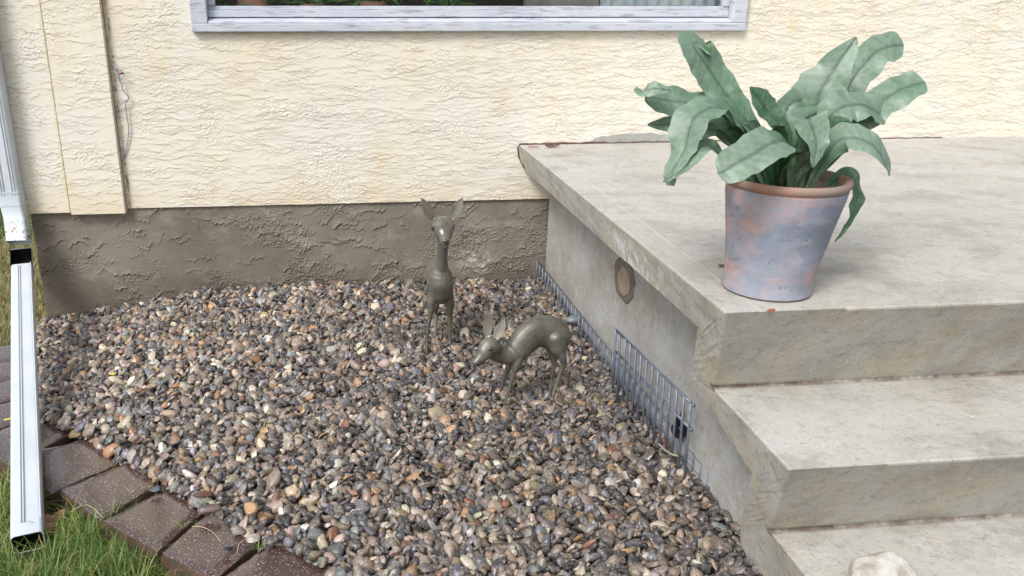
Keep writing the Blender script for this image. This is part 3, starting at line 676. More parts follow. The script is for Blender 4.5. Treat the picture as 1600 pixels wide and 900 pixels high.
# ------------------------------------------------------------------ gravel
def protos(k, sub):
    rg_ = np.random.default_rng(5); bm = bmesh.new(); bmesh.ops.create_icosphere(bm, subdivisions=sub, radius=1)
    bm.verts.ensure_lookup_table()
    V0 = np.array([v.co[:] for v in bm.verts]); F0 = np.array([[v.index for v in f.verts] for f in bm.faces]); bm.free()
    out = []
    for i in range(k):
        pl = rg_.integers(6, 13); N = rg_.normal(size=(pl,3)); N /= np.linalg.norm(N,axis=1)[:,None]
        d_ = rg_.uniform(.5,.95,pl); pw = rg_.choice([5,8,14,22,34,50])
        q = np.clip(V0@N.T, .02, None)/d_; rad = (q**pw).sum(1)**(-1/pw); rad = np.minimum(rad, 1.12)
        V = V0*rad[:,None]
        w_ = rg_.normal(size=(3,3))*2.2; V = V*(1+.05*np.sin(V0@w_+rg_.uniform(0,6,3)).sum(1)[:,None]/1.5)
        ex = (V.max(0)-V.min(0))/2; V = (V-(V.max(0)+V.min(0))/2)/ex
        out.append(V)
    return np.array(out), F0
PR, F0 = protos(40, 3 if False else 2)
res = .004; gx0, gy0 = -1.55, -2.75; GW, GH = int(2.80/res), int(2.85/res)
gxs = gx0+np.arange(GW)*res; gys = gy0+np.arange(GH)*res
GXX, GYY = np.meshgrid(gxs, gys)
T = gz(GXX, GYY)+.012*(smooth_noise(GH, GW, .22/res, .22/res, rng)-.5)
Hm = T-.052
palette = [((114,107,102),26),((66,66,72),20),((102,104,110),13),((142,128,116),20),((174,153,138),10),((202,188,166),6),((170,134,98),4),((132,88,68),2),((200,195,188),3),((42,42,45),8),((126,128,134),5),((150,133,108),4)]
pc_ = np.array([srgb(*p[0])[:3] for p in palette]); pw_ = np.array([p[1] for p in palette], float); pw_ /= pw_.sum()
stones = []
NMAX = 34000; fails = 0
while len(stones) < NMAX and fails < 6000:
    c4x = rng.uniform(-1.47, 1.17, 5); c4y = rng.uniform(-2.60, -.005, 5)
    ok = inside(c4x, c4y, poly)
    if not ok.any(): continue
    ii = ((c4x-gx0)/res).astype(int); jj = ((c4y-gy0)/res).astype(int)
    dlt = np.where(ok, Hm[jj,ii]-T[jj,ii], 9); k = int(np.argmin(dlt))
    if dlt[k] > -.009: fails += 1; continue
    fails = max(0, fails-1)
    L_ = float(np.clip(rng.lognormal(math.log(.0142), .32), .007, .028))
    a_, b_, c_ = L_, L_*rng.uniform(.62,.94), L_*rng.uniform(.46,.80)
    yaw = rng.uniform(0, 2*math.pi); ca, sa = math.cos(yaw), math.sin(yaw)
    r_ = int(a_/res)+1; i0, j0 = ii[k], jj[k]
    if i0-r_ < 0 or j0-r_ < 0 or i0+r_ >= GW or j0+r_ >= GH: continue
    gy_, gx_ = np.mgrid[-r_:r_+1, -r_:r_+1]*res
    u = (gx_*ca+gy_*sa)/a_; v = (-gx_*sa+gy_*ca)/b_; q = 1-u*u-v*v; msk = q > 0; hz = c_*np.sqrt(np.clip(q,0,1))
    sub = Hm[j0-r_:j0+r_+1, i0-r_:i0+r_+1]
    # local slope for tilt
    gxx = (sub*gx_*msk).sum()/((gx_**2*msk).sum()+1e-9); gyy = (sub*gy_*msk).sum()/((gy_**2*msk).sum()+1e-9)
    gxx = np.clip(gxx, -.7, .7)*.8; gyy = np.clip(gyy, -.7, .7)*.8
    plane = gxx*gx_+gyy*gy_
    need = (sub-plane+hz)[msk]; need.sort(); zc = need[int(len(need)*.80)]
    lim = T[j0,i0]+.012-c_*.55
    if zc > lim: zc = lim if zc < lim+.012 else None
    if zc is None: fails += 1; continue
    topz = np.where(msk, zc+plane+hz, -9)
    Hm[j0-r_:j0+r_+1, i0-r_:i0+r_+1] = np.maximum(sub, topz)
    stones.append((gx0+i0*res, gy0+j0*res, zc, a_, b_, c_, yaw, gxx, gyy))
# strays lying on pavers' inner rims
stray = [(*axy(u_,v_,z_-.0),z_) for u_,v_,z_ in ((396,846,.0),(372,832,0),(425,850,.006),(440,843,.008),(470,862,.008),(492,872,.008),(452,850,.008),(318,800,-.015),(305,788,-.015),(244,752,-.03),(112,668,-.055),(98,661,-.055),(505,880,.01),(515,876,.01),(480,866,.008))] if True else [(-.26,-2.02,.014),(-.20,-2.03,.016),(-.13,-2.10,.02),(-.09,-2.15,.02),(-.05,-2.17,.02),(-.16,-2.06,.018),(-.43,-1.86,.006),(-.575,-1.715,-.006),(-.415,-1.88,.006),(-.95,-1.33,-.04),(-1.0,-1.28,-.04),(-.24,-2.06,.012),(-.11,-2.17,.022),(-.07,-2.19,.022)]
for x, y, z in stray: stones.append((x, y, z+.010, .019, .015, .012, rng.uniform(0,6), 0, 0))
ST = np.array(stones); n = len(ST); print('stones', n)
pi_ = rng.integers(0, len(PR), n); sgn = rng.choice([-1,1],(n,3))
V = PR[pi_]*sgn[:,None,:]*1.07*ST[:,None,3:6]
tilt = rng.normal(0, .22, (n,2)); 
ca, sa = np.cos(ST[:,6])[:,None], np.sin(ST[:,6])[:,None]
tx = tilt[:,0:1]; vy = V[...,1]*np.cos(tx)-V[...,2]*np.sin(tx); vz = V[...,1]*np.sin(tx)+V[...,2]*np.cos(tx)
tyy = tilt[:,1:2]; vx = V[...,0]*np.cos(tyy)+vz*np.sin(tyy); vz = -V[...,0]*np.sin(tyy)+vz*np.cos(tyy)
X_ = vx*ca-vy*sa; Y_ = vx*sa+vy*ca; Z_ = vz+ST[:,7:8]*X_+ST[:,8:9]*Y_
V = np.stack([X_+ST[:,0:1], Y_+ST[:,1:2], Z_+ST[:,2:3]], -1)
V[...,1] = np.minimum(V[...,1], .008)
V = V.reshape(-1,3)
flip = (sgn.prod(1) < 0)
Fq = np.where(flip[:,None,None], F0[None,:,::-1], F0[None]).astype(np.int64)+(np.arange(n)*len(PR[0]))[:,None,None]
cc = pc_[rng.choice(len(pc_), n, p=pw_)]*rng.uniform(.55,1.28,(n,1))*.92*(1+rng.normal(0,.04,(n,3)))
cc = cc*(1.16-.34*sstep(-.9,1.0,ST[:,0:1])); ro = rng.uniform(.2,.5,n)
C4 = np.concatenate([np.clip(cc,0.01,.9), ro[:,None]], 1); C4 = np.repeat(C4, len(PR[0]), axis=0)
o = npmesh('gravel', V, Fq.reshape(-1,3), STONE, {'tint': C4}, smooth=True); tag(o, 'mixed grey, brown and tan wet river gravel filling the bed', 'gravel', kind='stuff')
o.data.set_sharp_from_angle(angle=R(50))
def Hat(x, y):
    return float(Hm[int(np.clip((y-gy0)/res,0,GH-1)), int(np.clip((x-gx0)/res,0,GW-1))])
# single stones that stand out
def bigstone(u, v, z, r, c1, c2, seed, label):
    P = at(u, v, 'z', z); V, F_ = rock(P, r, seed, 4, 10); b = MB(); b.add(V, F_)
    o = b.build('stone', plain('stone_%d' % seed, c1, c2, .35, 40), smooth=True, origin=P); return tag(o, label, 'stone')
bigstone(896,500,.065,(.038,.03,.024), srgb(118,128,132), srgb(98,106,110), 31, 'smooth grey green round stone behind the grazing fawn, against the wire')
bigstone(327,858-70+8,.03,(.03,.018,.014), srgb(120,104,100), srgb(90,78,76), 33, 'long brownish stone at the inner corner of the speckled paver')
bigstone(357,857,.016,(.012,.009,.006), srgb(48,52,58), srgb(34,36,42), 34, 'small dark shiny pebble lying on top of a brown paver')
bigstone(242,765,.0,(.022,.013,.010), srgb(88,92,102), srgb(70,74,82), 35, 'slate grey pebble wedged in the gap between two pavers')
bigstone(391,851-60+4,.04,(.022,.02,.016), srgb(176,140,104), srgb(150,116,84), 36, 'round tan stone near the pavers beside a dark blue pebble')

# ------------------------------------------------------------------ deer statues
def statue_mesh(mb, name, parent, origin, vox=.0028, it=9):
    o = mb.build(name, BRONZE, parent, smooth=True, origin=origin)
    r = o.modifiers.new('remesh','REMESH'); r.mode = 'VOXEL'; r.voxel_size = vox; r.use_smooth_shade = True
    s = o.modifiers.new('smooth','SMOOTH'); s.factor = .5; s.iterations = it
    return o
def chain(mb, L, up=None, n=14, k=4):
    """L: list of (point, r_side, r_up) lofted smoothly with round ends"""
    P = smoothpts([Vector(p[0]) for p in L], k); nn = len(L)
    rr = []
    for i in range(len(P)):
        t = i/k; j = min(int(t), nn-2); f = t-j; f2 = f*f*(3-2*f)
        rr.append((L[j][1]*(1-f2)+L[j+1][1]*f2, L[j][2]*(1-f2)+L[j+1][2]*f2))
    t0 = (P[0]-P[1]).normalized(); t1 = (P[-1]-P[-2]).normalized()
    for s in (.55,.85,.99):
        r0 = min(rr[0]) if False else sum(rr[k*0])/2
    a, b_ = rr[0], rr[-1]
    hp = [P[0]+t0*(a[0]*.8*s) for s in (.98,.75,.4)]; hr = [(a[0]*q, a[1]*q) for q in (.2,.62,.92)]
    tp = [P[-1]+t1*(b_[0]*.8*s) for s in (.4,.75,.98)]; tr_ = [(b_[0]*q, b_[1]*q) for q in (.92,.62,.2)]
    mb.tube(hp+P+tp, hr+rr+tr_, n, up=up)
def ear(mb, base, tip, w, nrm, th=.0045, curl=.35):
    ax_ = tip-base; L = ax_.length; ax_ = ax_/L; nrm = (nrm-ax_*nrm.dot(ax_)).normalized(); s = ax_.cross(nrm)
    rings = []; m_ = 12
    for i in range(m_+1):
        t = i/m_; ww = w*(.28+1.05*math.sin(math.pi*min(1,t*.94+.06)**.75)*(1-.12*t)) if t < 1 else w*.1
        ww = w*max(.06, (.34+.66*math.sin(min(1,t/.45)*math.pi/2)) if t < .45 else math.cos((t-.45)/.55*math.pi/2)**.75)
        c = base+ax_*(L*t)
        ring_ = []
        for q in range(7): v_ = -1+2*q/6; ring_.append(c+s*(ww*v_)+nrm*(curl*w*v_*v_*(1-.3*t)+th*.5*(1-abs(v_)*.5)))
        for q in range(6,-1,-1): v_ = -1+2*q/6; ring_.append(c+s*(ww*v_)+nrm*(curl*w*v_*v_*(1-.3*t)-th*.5*(1-abs(v_)*.3)))
        rings.append(ring_)
    mb.loft(rings)
# standing doe, facing the camera
doe = thing('deer_statue', 'tall bronze doe statue standing upright with ears raised, facing the camera', 'statue', tuple(at(690,540,'z',.02)))
b = MB(); A_ = lambda u, v, y: at(u, v, 'y', y)
yC = -.80
Cz = A_(689,446,yC); Cx, Cz = Cz.x, Cz.z
chain(b, [(Vector((Cx+.028,yC+.21,Cz-.045)),.034,.040),(Vector((Cx+.022,yC+.15,Cz-.032)),.044,.046),(Vector((Cx+.012,yC+.08,Cz-.018)),.047,.048),(Vector((Cx+.003,yC+.02,Cz-.006)),.048,.048)], up=(0,0,1))
chain(b, [(A_(688.5,466,yC+.018),.036,.026),(A_(688.5,458,yC+.004),.049,.038),(A_(688.8,446,yC-.002),.0535,.042),(A_(689.2,434,yC),.052,.039),(A_(689.8,426,yC),.043,.034),(A_(690.3,417,yC-.004),.027,.027),(A_(690.6,404,yC-.01),.022,.025)], up=(0,1,0))
chain(b, [(A_(689.8,424,yC),.0285,.030),(A_(690.5,408,yC-.012),.0225,.027),(A_(691.5,390,yC-.02),.0225,.027),(A_(692,366,yC-.018),.026,.032)], up=(0,1,0))
# head
chain(b, [(A_(691,351,yC+.014),.044,.036),(A_(692,354,yC-.016),.048,.041),(A_(693,364,yC-.05),.038,.035),(A_(694.5,374,yC-.082),.024,.023),(A_(695.2,379,yC-.102),.019,.0165)], up=(0,.3,1))
chain(b, [(A_(695,383,yC-.085),.014,.009),(A_(695.4,385,yC-.103),.0125,.008)], up=(0,0,1))
b.ball(A_(695.3,376,yC-.120), (.0125,.009,.0085), 6)
for s in (-1,1):
    b.ball(A_(691.5+s*14.5,356,yC-.032), (.009,.014,.011), 8)
ear(b, A_(678,347,yC-.0), A_(657,309,yC-.005), .024, Vector((.55,-1,.1)))
ear(b, A_(706,345,yC-.0), A_(723.5,308,yC-.005), .024, Vector((-.55,-1,.1)))
# legs
chain(b, [(A_(677,452,yC+.01),.023,.034),(A_(674.5,468,yC+.006),.022,.028),(A_(673.5,482,yC+.005),.0145,.019),(A_(671,498,yC),.0098,.012),(A_(668.5,516,yC-.004),.0085,.0095),(A_(667,536,yC-.006),.0065,.0075),(A_(666.5,553,yC-.012),.008,.011)], up=(0,1,0))
chain(b, [(A_(699.5,452,yC+.02),.023,.034),(A_(701,468,yC+.025),.021,.027),(A_(701.5,482,yC+.03),.0140,.018),(A_(702,498,yC+.035),.0095,.011),(A_(702.5,514,yC+.035),.008,.0095),(A_(702.5,528,yC+.035),.0065,.0075),(A_(702.5,541,yC+.03),.008,.011)], up=(0,1,0))
for hx, y0 in ((.492,-.605),(.420,-.635)):
    chain(b, [(Vector((hx-.022*(1 if hx > .46 else -.6), y0-.01, Cz-.065)),.022,.036),(Vector((hx-.004, y0-.005,.165)),.016,.022),(Vector((hx, y0+.022,.120)),.0095,.012),(Vector((hx, y0+.010,.07)),.0070,.0085),(Vector((hx, y0,.035)),.0066,.0075),(Vector((hx, y0-.006,.018)),.0075,.0095)], up=(0,1,0))
chain(b, [(Vector((Cx+.02,yC+.235,Cz-.03)),.012,.012),(Vector((Cx+.018,yC+.25,Cz-.05)),.009,.008)], up=(1,0,0))
statue_mesh(b, 'body', doe, tuple(at(690,540,'z',.02)))
for s in (-1,1):
    e = MB(); e.ball(A_(691.6+s*15.6,356.5,yC-.043), (.0065,.0085,.0068), 8); e.build('eye', EYE, doe, smooth=True)
    e = MB(); p = A_(691.5+s*14.8,353.5,yC-.042); e.tube([p+Vector((-s*.008,-.006,-.001)), p+Vector((0,-.006,.0035)), p+Vector((s*.006,.002,.0))], [.0012,.0022,.0012], 6); e.build('eyelid', BRONZE, doe, smooth=True)
# grazing fawn, facing left
fo = tuple(at(825,615,'z',.015))
fawn = thing('deer_statue', 'small bronze fawn statue with lowered head, arched back, facing left', 'statue', fo)
b = MB(); yF = -1.262; U = (0,-1,0)
chain(b, [(A_(799,556,yF-.03),.030,.036),(A_(808,546,yF-.02),.040,.052),(A_(822,530,yF-.01),.044,.058),(A_(838,519,yF),.044,.060),(A_(855,518,yF+.01),.045,.062),(A_(868,524,yF+.015),.047,.060),(A_(873,534,yF+.02),.040,.048)], up=(0,0,1), n=18)
# shoulder, haunch
chain(b, [(A_(814,543,yF-.020),.026,.036),(A_(808,564,yF-.033),.021,.026),(A_(802,585,yF-.042),.0105,.012),(A_(798,600,yF-.042),.0078,.0085),(A_(793,617,yF-.043),.0062,.007),(A_(789,632,yF-.048),.0068,.009)], up=U)
chain(b, [(A_(802,554,yF+.025),.020,.024),(A_(795,572,yF+.035),.013,.016),(A_(790,587,yF+.04),.0085,.010),(A_(786,598,yF+.04),.007,.0075),(A_(782,610,yF+.038),.0068,.008)], up=U)
chain(b, [(A_(866,526,yF-.008),.034,.044),(A_(872,544,yF-.019),.030,.032),(A_(879,559,yF-.034),.0165,.015),(A_(880.5,569,yF-.033),.0105,.0105),(A_(875,585,yF-.034),.0080,.0085),(A_(869,602,yF-.036),.0066,.0072),(A_(863.5,619,yF-.04),.0072,.009)], up=U)
chain(b, [(A_(858,530,yF+.04),.026,.036),(A_(861,550,yF+.045),.017,.018),(A_(866,567,yF+.045),.0098,.0105),(A_(864,582,yF+.045),.0076,.008),(A_(861.5,596,yF+.045),.0065,.007),(A_(860,608,yF+.042),.007,.0085)], up=U)
# neck
chain(b, [(A_(808,546,yF-.015),.040,.046),(A_(793,555,yF-.033),.033,.036),(A_(779,554,yF-.052),.027,.030),(A_(770,549,yF-.062),.028,.030)], up=(0,0,1), n=16)
# head
chain(b, [(A_(772,545,yF-.062),.031,.033),(A_(763.5,543,yF-.075),.035,.039),(A_(757,551,yF-.088),.028,.032),(A_(750.5,559,yF-.098),.019,.021),(A_(745,564.5,yF-.106),.0145,.0145),(A_(741,567.5,yF-.110),.0115,.011)], up=(0,0,1), n=16)
b.ball(A_(740.5,566,yF-.113), (.007,.008,.0055), 6)
chain(b, [(A_(756,564,yF-.093),.009,.008),(A_(747,571,yF-.104),.008,.006)], up=(0,0,1))
b.ball(A_(766,545.5,yF-.108), (.012,.007,.008), 8); b.ball(A_(750,545,yF-.090), (.006,.010,.008), 8)
ear(b, A_(762,530,yF-.068), A_(762,483,yF-.045), .019, Vector((-.15,-1,.2)), curl=.3)
ear(b, A_(773,533,yF-.070), A_(790,498,yF-.055), .021, Vector((-.5,-1,.2)), curl=.3)
chain(b, [(A_(884,524,yF+.02),.010,.009),(A_(889,534,yF+.025),.008,.006)], up=(1,0,0))
statue_mesh(b, 'body', fawn, fo, .0026, 14)
e = MB(); e.ball(A_(765.5,546,yF-.118), (.0060,.0035,.0042), 8); e.build('eye', EYE, fawn, smooth=True)
e = MB(); e.tube([A_(758.5,545,yF-.113), A_(764,541.5,yF-.122), A_(770,543,yF-.116)], [.0010,.0024,.0012], 6); e.tube([A_(759.5,548.5,yF-.113), A_(765,551,yF-.121), A_(770,547.5,yF-.116)], [.001,.0016,.001], 6); e.build('eyelid', BRONZE, fawn, smooth=True)
e = MB(); e.tube([A_(741,570,yF-.118), A_(747,570.5,yF-.118), A_(752,568,yF-.115)], [.0006,.0009,.0006], 5); e.build('mouth', EYE, fawn, smooth=True)

# ------------------------------------------------------------------ wire mesh edging
def mesh_fence(A, B, h0, top_extra, rails, n, r, label, lean=(0,0), loc=None):
    t = thing('wire_fence', label, 'wire fence', tuple((A+B)/2), 'blue grey wire mesh pieces along the concrete steps')
    jr = random.Random(2)
    for rz in rails:
        b = MB(); o_ = Vector((lean[0]*rz, lean[1]*rz, rz)); b.tube([A+o_-(B-A).normalized()*.006, (A+B)/2+o_+Vector((-.003,0,.002)), B+o_+(B-A).normalized()*.006], r*1.15, 8); b.build('rail', WIRE, t, smooth=True)
    for i in range(n):
        f = i/(n-1); p = A+(B-A)*f+Vector((-r*1.9,0,0)); b = MB(); q0 = -h0; q1 = rails[0]+top_extra+jr.uniform(-.002,.002)
        b.tube([p+Vector((lean[0]*q0,lean[1]*q0,q0)), p+Vector((lean[0]*q1+jr.uniform(-.001,.001),lean[1]*q1,q1))], r, 6); b.build('picket', WIRE, t, smooth=True)
    return t
a0 = at(841,409,'y',-.04); b0 = at(1110,741,'z',.055)
a0.z = a0.z; 
mesh_fence(Vector((a0.x,a0.y,a0.z)), b0, .15, .004, [0,-.045], 38, .0034, 'long low blue grey wire mesh strip along the whole concrete side panel')
a1 = at(965,518,'z',.262); b1 = at(1083,633,'z',.262)
mesh_fence(a1, b1, .30, .008, [0,-.085], 14, .0043, 'short taller wire mesh piece standing in front of the lower step', lean=(-.04,0))
# black hose end behind the mesh
b = MB(); hc = at(1064,672,'x',1.095); b.tube([hc+Vector((.02,.01,-.0)), hc+Vector((-.015,-.004,.0)), hc+Vector((-.02,-.006,0))], [.026,.026,.022], 20); 
b.tube([hc+Vector((-.015,.0,.012)), hc+Vector((-.012,.004,.04)), hc+Vector((.005,.01,.06))], .008, 8)
o = b.build('drain_cap', BLACK, smooth=R(40)); tag(o, 'shiny black plastic drain cap behind the tall wire mesh', 'drain cap')

# ------------------------------------------------------------------ flower pot and plant
pcx, pcy, pz = 1.079, -2.118, .7495
pot = thing('flower_pot', 'blue washed terracotta flower pot on the corner of the concrete porch', 'flower pot', (pcx,pcy,pz))
RB, RT, PH = .105, .142, .290
b = MB(); prof_ = [(.01,.0),(RB-.004,.0),(RB+.003,.005),(RB+.001,.02)]
for i in range(1,12): t = i/12; prof_.append((RB+(RT-RB)*(t**1.25), .02+(PH-.045)*t))
prof_ += [(RT-.002,PH-.024)]
b.lathe(prof_+[(RT-.016,PH-.024),(RB-.01,.03),(.01,.03)], (pcx,pcy,pz), 72, .05)
b.build('vessel', POT, pot, smooth=R(50))
b = MB(); b.lathe([(RT-.014,PH-.05),(RT-.016,PH-.022),(RT-.012,PH-.003),(RT-.002,PH),(RT+.002,PH-.005),(RT+.003,PH-.012),(RT+.001,PH-.018),(RT-.003,PH-.022),(RT-.005,PH-.026)], (pcx,pcy,pz), 72, .05); b.build('rim', RIM, pot, smooth=R(60))
b = MB(); rr = random.Random(5); n_ = 40; rings = []
for k in range(9):
    r_ = (RT-.017)*(1-k/8.5); rings.append([Vector((pcx+.012+r_*math.cos(2*math.pi*q/n_), pcy+r_*math.sin(2*math.pi*q/n_), pz+PH-.040+rr.uniform(-.004,.006)+.008*(k/8))) for q in range(n_)])
b.loft(rings); b.build('soil', SOIL, pot, smooth=False)
plant = thing('potted_plant', 'dusty broad leaved green plant growing in the flower pot', 'plant', (pcx,pcy,pz+PH-.04))
def strap(pts, w, face, name='leaf', wave=.25, fold=.25, seed=0, k=7, pale=.5, dark=.5, wp_=None):
    """broad creased leaf along spine points; w max half width; face: direction(s) the upper side faces"""
    rr = random.Random(seed); P = smoothpts([Vector(p) for p in pts], k+2); m_ = len(P)-1; nc = 12; V = []; A = []; Q = []
    ph = rr.uniform(0,6.28); fr = rr.uniform(2.2,4)
    def kink(step, amp): 
        ks = [rr.uniform(-1,1)*amp for _ in range(m_//step+3)]
        return lambda i: float(np.interp(i/step, range(len(ks)), ks))
    rr0 = rr.uniform(-.22,.18)
    kl, kr, kc, el, er = kink(3,.26), kink(3,.26), kink(5,.10), kink(2,.10), kink(2,.10)
    for i, p in enumerate(P):
        t = i/m_; tg = (P[min(i+1,m_)]-P[max(i-1,0)]).normalized()
        fc = Vector(face) if not isinstance(face, list) else Vector([float(np.interp(t, np.linspace(0,1,len(face)), [q_[c_] for q_ in face])) for c_ in range(3)])
        s = tg.cross(fc).normalized(); nn = s.cross(tg).normalized()
        if wp_: ww = w*float(np.interp(t, np.linspace(0,1,len(wp_)), wp_))
        else: ww = w*max(.02, (.16+.84*sstep(0,.55,t)) * (1 if t < .82 else max(0, 1-((t-.82)/.18)**3)))
        for j in range(nc+1):
            v = -1+2*j/nc; av = abs(v); e_ = (el if v < 0 else er)(i); wv = ww*(1+e_*av)
            lift = fold*ww*av*.9+(kl if v < 0 else kr)(i)*ww*av**1.4*(wave*4+.25)+kc(i)*ww+1.2*wave*ww*av*av*math.sin(fr*2*math.pi*t+ph+(1.3 if v > 0 else 0))*.6
            lift += .0005*math.sin(av*22+i*1.7)
            if av < .01: lift -= .0012
            V.append(p+s*(wv*v)+nn*lift); A.append((1. if j == nc//2 else .30 if ((i+abs(j-nc//2)//2)%3 == 0 and 0 < j < nc) else 0, (pale+rr0)*(.25+.75*float(sstep(.15,.6,t)))+rr.uniform(-.1,.1)+.15*av, dark, 1))
    for i in range(m_):
        for j in range(nc): a = i*(nc+1)+j; Q.append((a,a+1,a+nc+2,a+nc+1))
    V = np.array([tuple(v) for v in V]); A = np.array(A)
    o = npmesh(name, V, np.array(Q), LEAF, {'vein': np.clip(A,0,1)}, plant, origin=(pcx,pcy,pz+PH-.04))
    o.data.set_sharp_from_angle(angle=R(17))
    return o
def lp(u, v, y): return at(u, v, 'y', y)
base = lambda dx=0, dy=0: Vector((pcx+dx, pcy+dy, pz+PH-.045))
cf = (0,-.8,.6)
UPC = (0,-1,.35)
# tall strap leaf leaning left with folded tip
strap([base(-.02,.02), lp(1185,235,-2.08), lp(1150,170,-2.05), lp(1115,118,-2.02), lp(1086,76,-2.01), lp(1091,67,-2.0), lp(1104,76,-1.985), lp(1108,92,-1.98)], .043, [UPC,UPC,UPC,UPC,(0,-.9,.5),(.3,-.5,.8),(.7,-.4,.6),(.9,-.4,.1)], wave=.06, fold=.10, seed=1, pale=.45, wp_=[.2,.5,.85,.98,1,1,.85,.45], k=9)
# arching leaf up-left then drooping down
strap([base(-.03,-.0), lp(1170,215,-2.12), lp(1125,172,-2.14), lp(1085,185,-2.17), lp(1070,232,-2.19), lp(1050,268,-2.2), lp(1048,290,-2.2)], .050, [(-.3,-.2,1),(-1,-.8,.2)], wave=.12, fold=.12, seed=3, pale=.75, wp_=[.2,.5,.95,1,.85,.55,.35,.2])
# left leaf reaching far left, curled tip
strap([base(-.03,.03), lp(1150,200,-2.06), lp(1095,165,-2.03), lp(1045,158,-2.02), lp(1008,150,-2.02)], .044, [(-.2,-.6,1),(0,-1,.4)], wave=.15, fold=-.1, seed=4, pale=.5, wp_=[.2,.5,.9,1,.95,.85,.7,.25])
strap([lp(1012,150,-2.03), lp(1003,142,-2.05), lp(1022,138,-2.07), lp(1048,142,-2.07)], .026, [(0,-.5,1),(0,-1,.3)], wave=.1, fold=0, seed=5, pale=.8, wp_=[.5,.8,.7,.1], k=5)
# lower left drooping
strap([base(-.04,.02), lp(1140,215,-2.06), lp(1090,200,-2.02), lp(1045,195,-2.0), lp(1012,195,-2.0)], .036, [(0,-.6,1),(0,-1,.1)], wave=.3, fold=.2, seed=6, pale=.5, wp_=[.2,.5,.9,1,.8,.4,.05])
strap([base(-.05,-.02), lp(1130,245,-2.17), lp(1098,228,-2.2), lp(1070,262,-2.22), lp(1036,284,-2.22)], .026, [(-.2,-.6,1),(-1,-.6,.4)], wave=.2, fold=.15, seed=7, pale=.45, wp_=[.2,.7,1,.8,.5,.05])
# front broad leaf hanging over the rim
strap([base(0,-.05), lp(1232,235,-2.20), lp(1210,222,-2.25), lp(1170,245,-2.28), lp(1130,268,-2.28), lp(1122,272,-2.28)], .047, [(0,-.5,1),(-.4,-1,.5)], wave=.10, fold=.14, seed=8, pale=.95, wp_=[.15,.4,.75,1,1,.9,.5,.05])
# small upright leaf at centre
strap([base(-.01,0), lp(1225,222,-2.14), lp(1205,180,-2.14), lp(1188,158,-2.14), lp(1172,136,-2.14)], .030, (.2,-1,.3), wave=.05, fold=.25, seed=9, pale=.15, wp_=[.4,.6,.75,1,.9,.05])
strap([base(.01,.02), lp(1235,215,-2.1), lp(1228,180,-2.08), lp(1240,160,-2.07), lp(1262,158,-2.06)], .030, (-.3,-1,.4), wave=.15, fold=.2, seed=10, pale=.5)
# big upper right
strap([base(.03,.02), lp(1265,205,-2.08), lp(1280,150,-2.07), lp(1303,110,-2.07), lp(1338,58,-2.07)], .062, (-.5,-1,.45), wave=.12, fold=.12, seed=11, pale=.6, wp_=[.15,.3,.6,.85,1,.9,.7,.4,.05])
strap([base(.03,-.02), lp(1262,225,-2.17), lp(1258,188,-2.19), lp(1268,190,-2.22), lp(1276,225,-2.24), lp(1270,262,-2.25)], .042, [(-.2,-1,.6),(0,-1,.3)], wave=.1, fold=.15, seed=12, pale=.55, wp_=[.2,.4,.8,1,.95,.5,.03])
strap([base(.04,0), lp(1285,215,-2.12), lp(1305,175,-2.12), lp(1345,165,-2.12), lp(1385,185,-2.12)], .045, [(-.3,-1,.5),(.1,-.8,1)], wave=.2, fold=.1, seed=13, pale=.6)
strap([base(.02,.03), lp(1258,210,-2.05), lp(1252,165,-2.03), lp(1235,150,-2.02)], .040, (-.1,-1,.3), wave=.2, fold=.2, seed=14, pale=.3)
strap([base(.04,-.04), lp(1290,245,-2.2), lp(1320,215,-2.22), lp(1362,225,-2.24), lp(1390,275,-2.25)], .036, [(-.3,-.8,1),(.6,-.8,.5)], wave=.15, fold=.15, seed=15, pale=.7)
strap([base(.05,0), lp(1310,230,-2.1), lp(1350,180,-2.1), lp(1405,140,-2.1), lp(1445,128,-2.1)], .042, [(-.3,-1,.6),(0,-.6,1)], wave=.15, fold=.12, seed=16, pale=.55)
strap([base(.05,.03), lp(1300,200,-2.0), lp(1330,130,-1.98), lp(1372,80,-1.97), lp(1412,70,-1.96)], .040, (-.3,-1,.5), wave=.12, fold=.12, seed=17, pale=.45)
strap([base(.09,-.02), lp(1325,270,-2.12), lp(1340,295,-2.14), lp(1330,340,-2.16), lp(1304,378,-2.16)], .022, [(.2,-.6,1),(.6,-1,.3)], wave=.25, fold=.1, seed=18, pale=.1, wp_=[.4,.8,1,.9,.5,.05])
# inner stalk-like leaves (green undersides)
jr = random.Random(12)
for k_ in range(13):
    a = R(180+k_*15+jr.uniform(-6,6)); rr_ = jr.uniform(.05,.085); h_ = jr.uniform(.09,.16)
    d = Vector((math.cos(a), math.sin(a)*.6, 0))
    p0 = base(d.x*.03, d.y*.03); strap([p0, p0+d*.02+Z*h_*.5, p0+d*rr_+Z*h_, p0+d*(rr_*1.7)+Z*(h_*1.18)], jr.uniform(.018,.030), (-d.x*.4,-1 if k_%2 else .8,.4), wave=.12, fold=.35, seed=30+k_, pale=.2, dark=jr.random(), wp_=[.5,.6,.8,1,.8,.1])

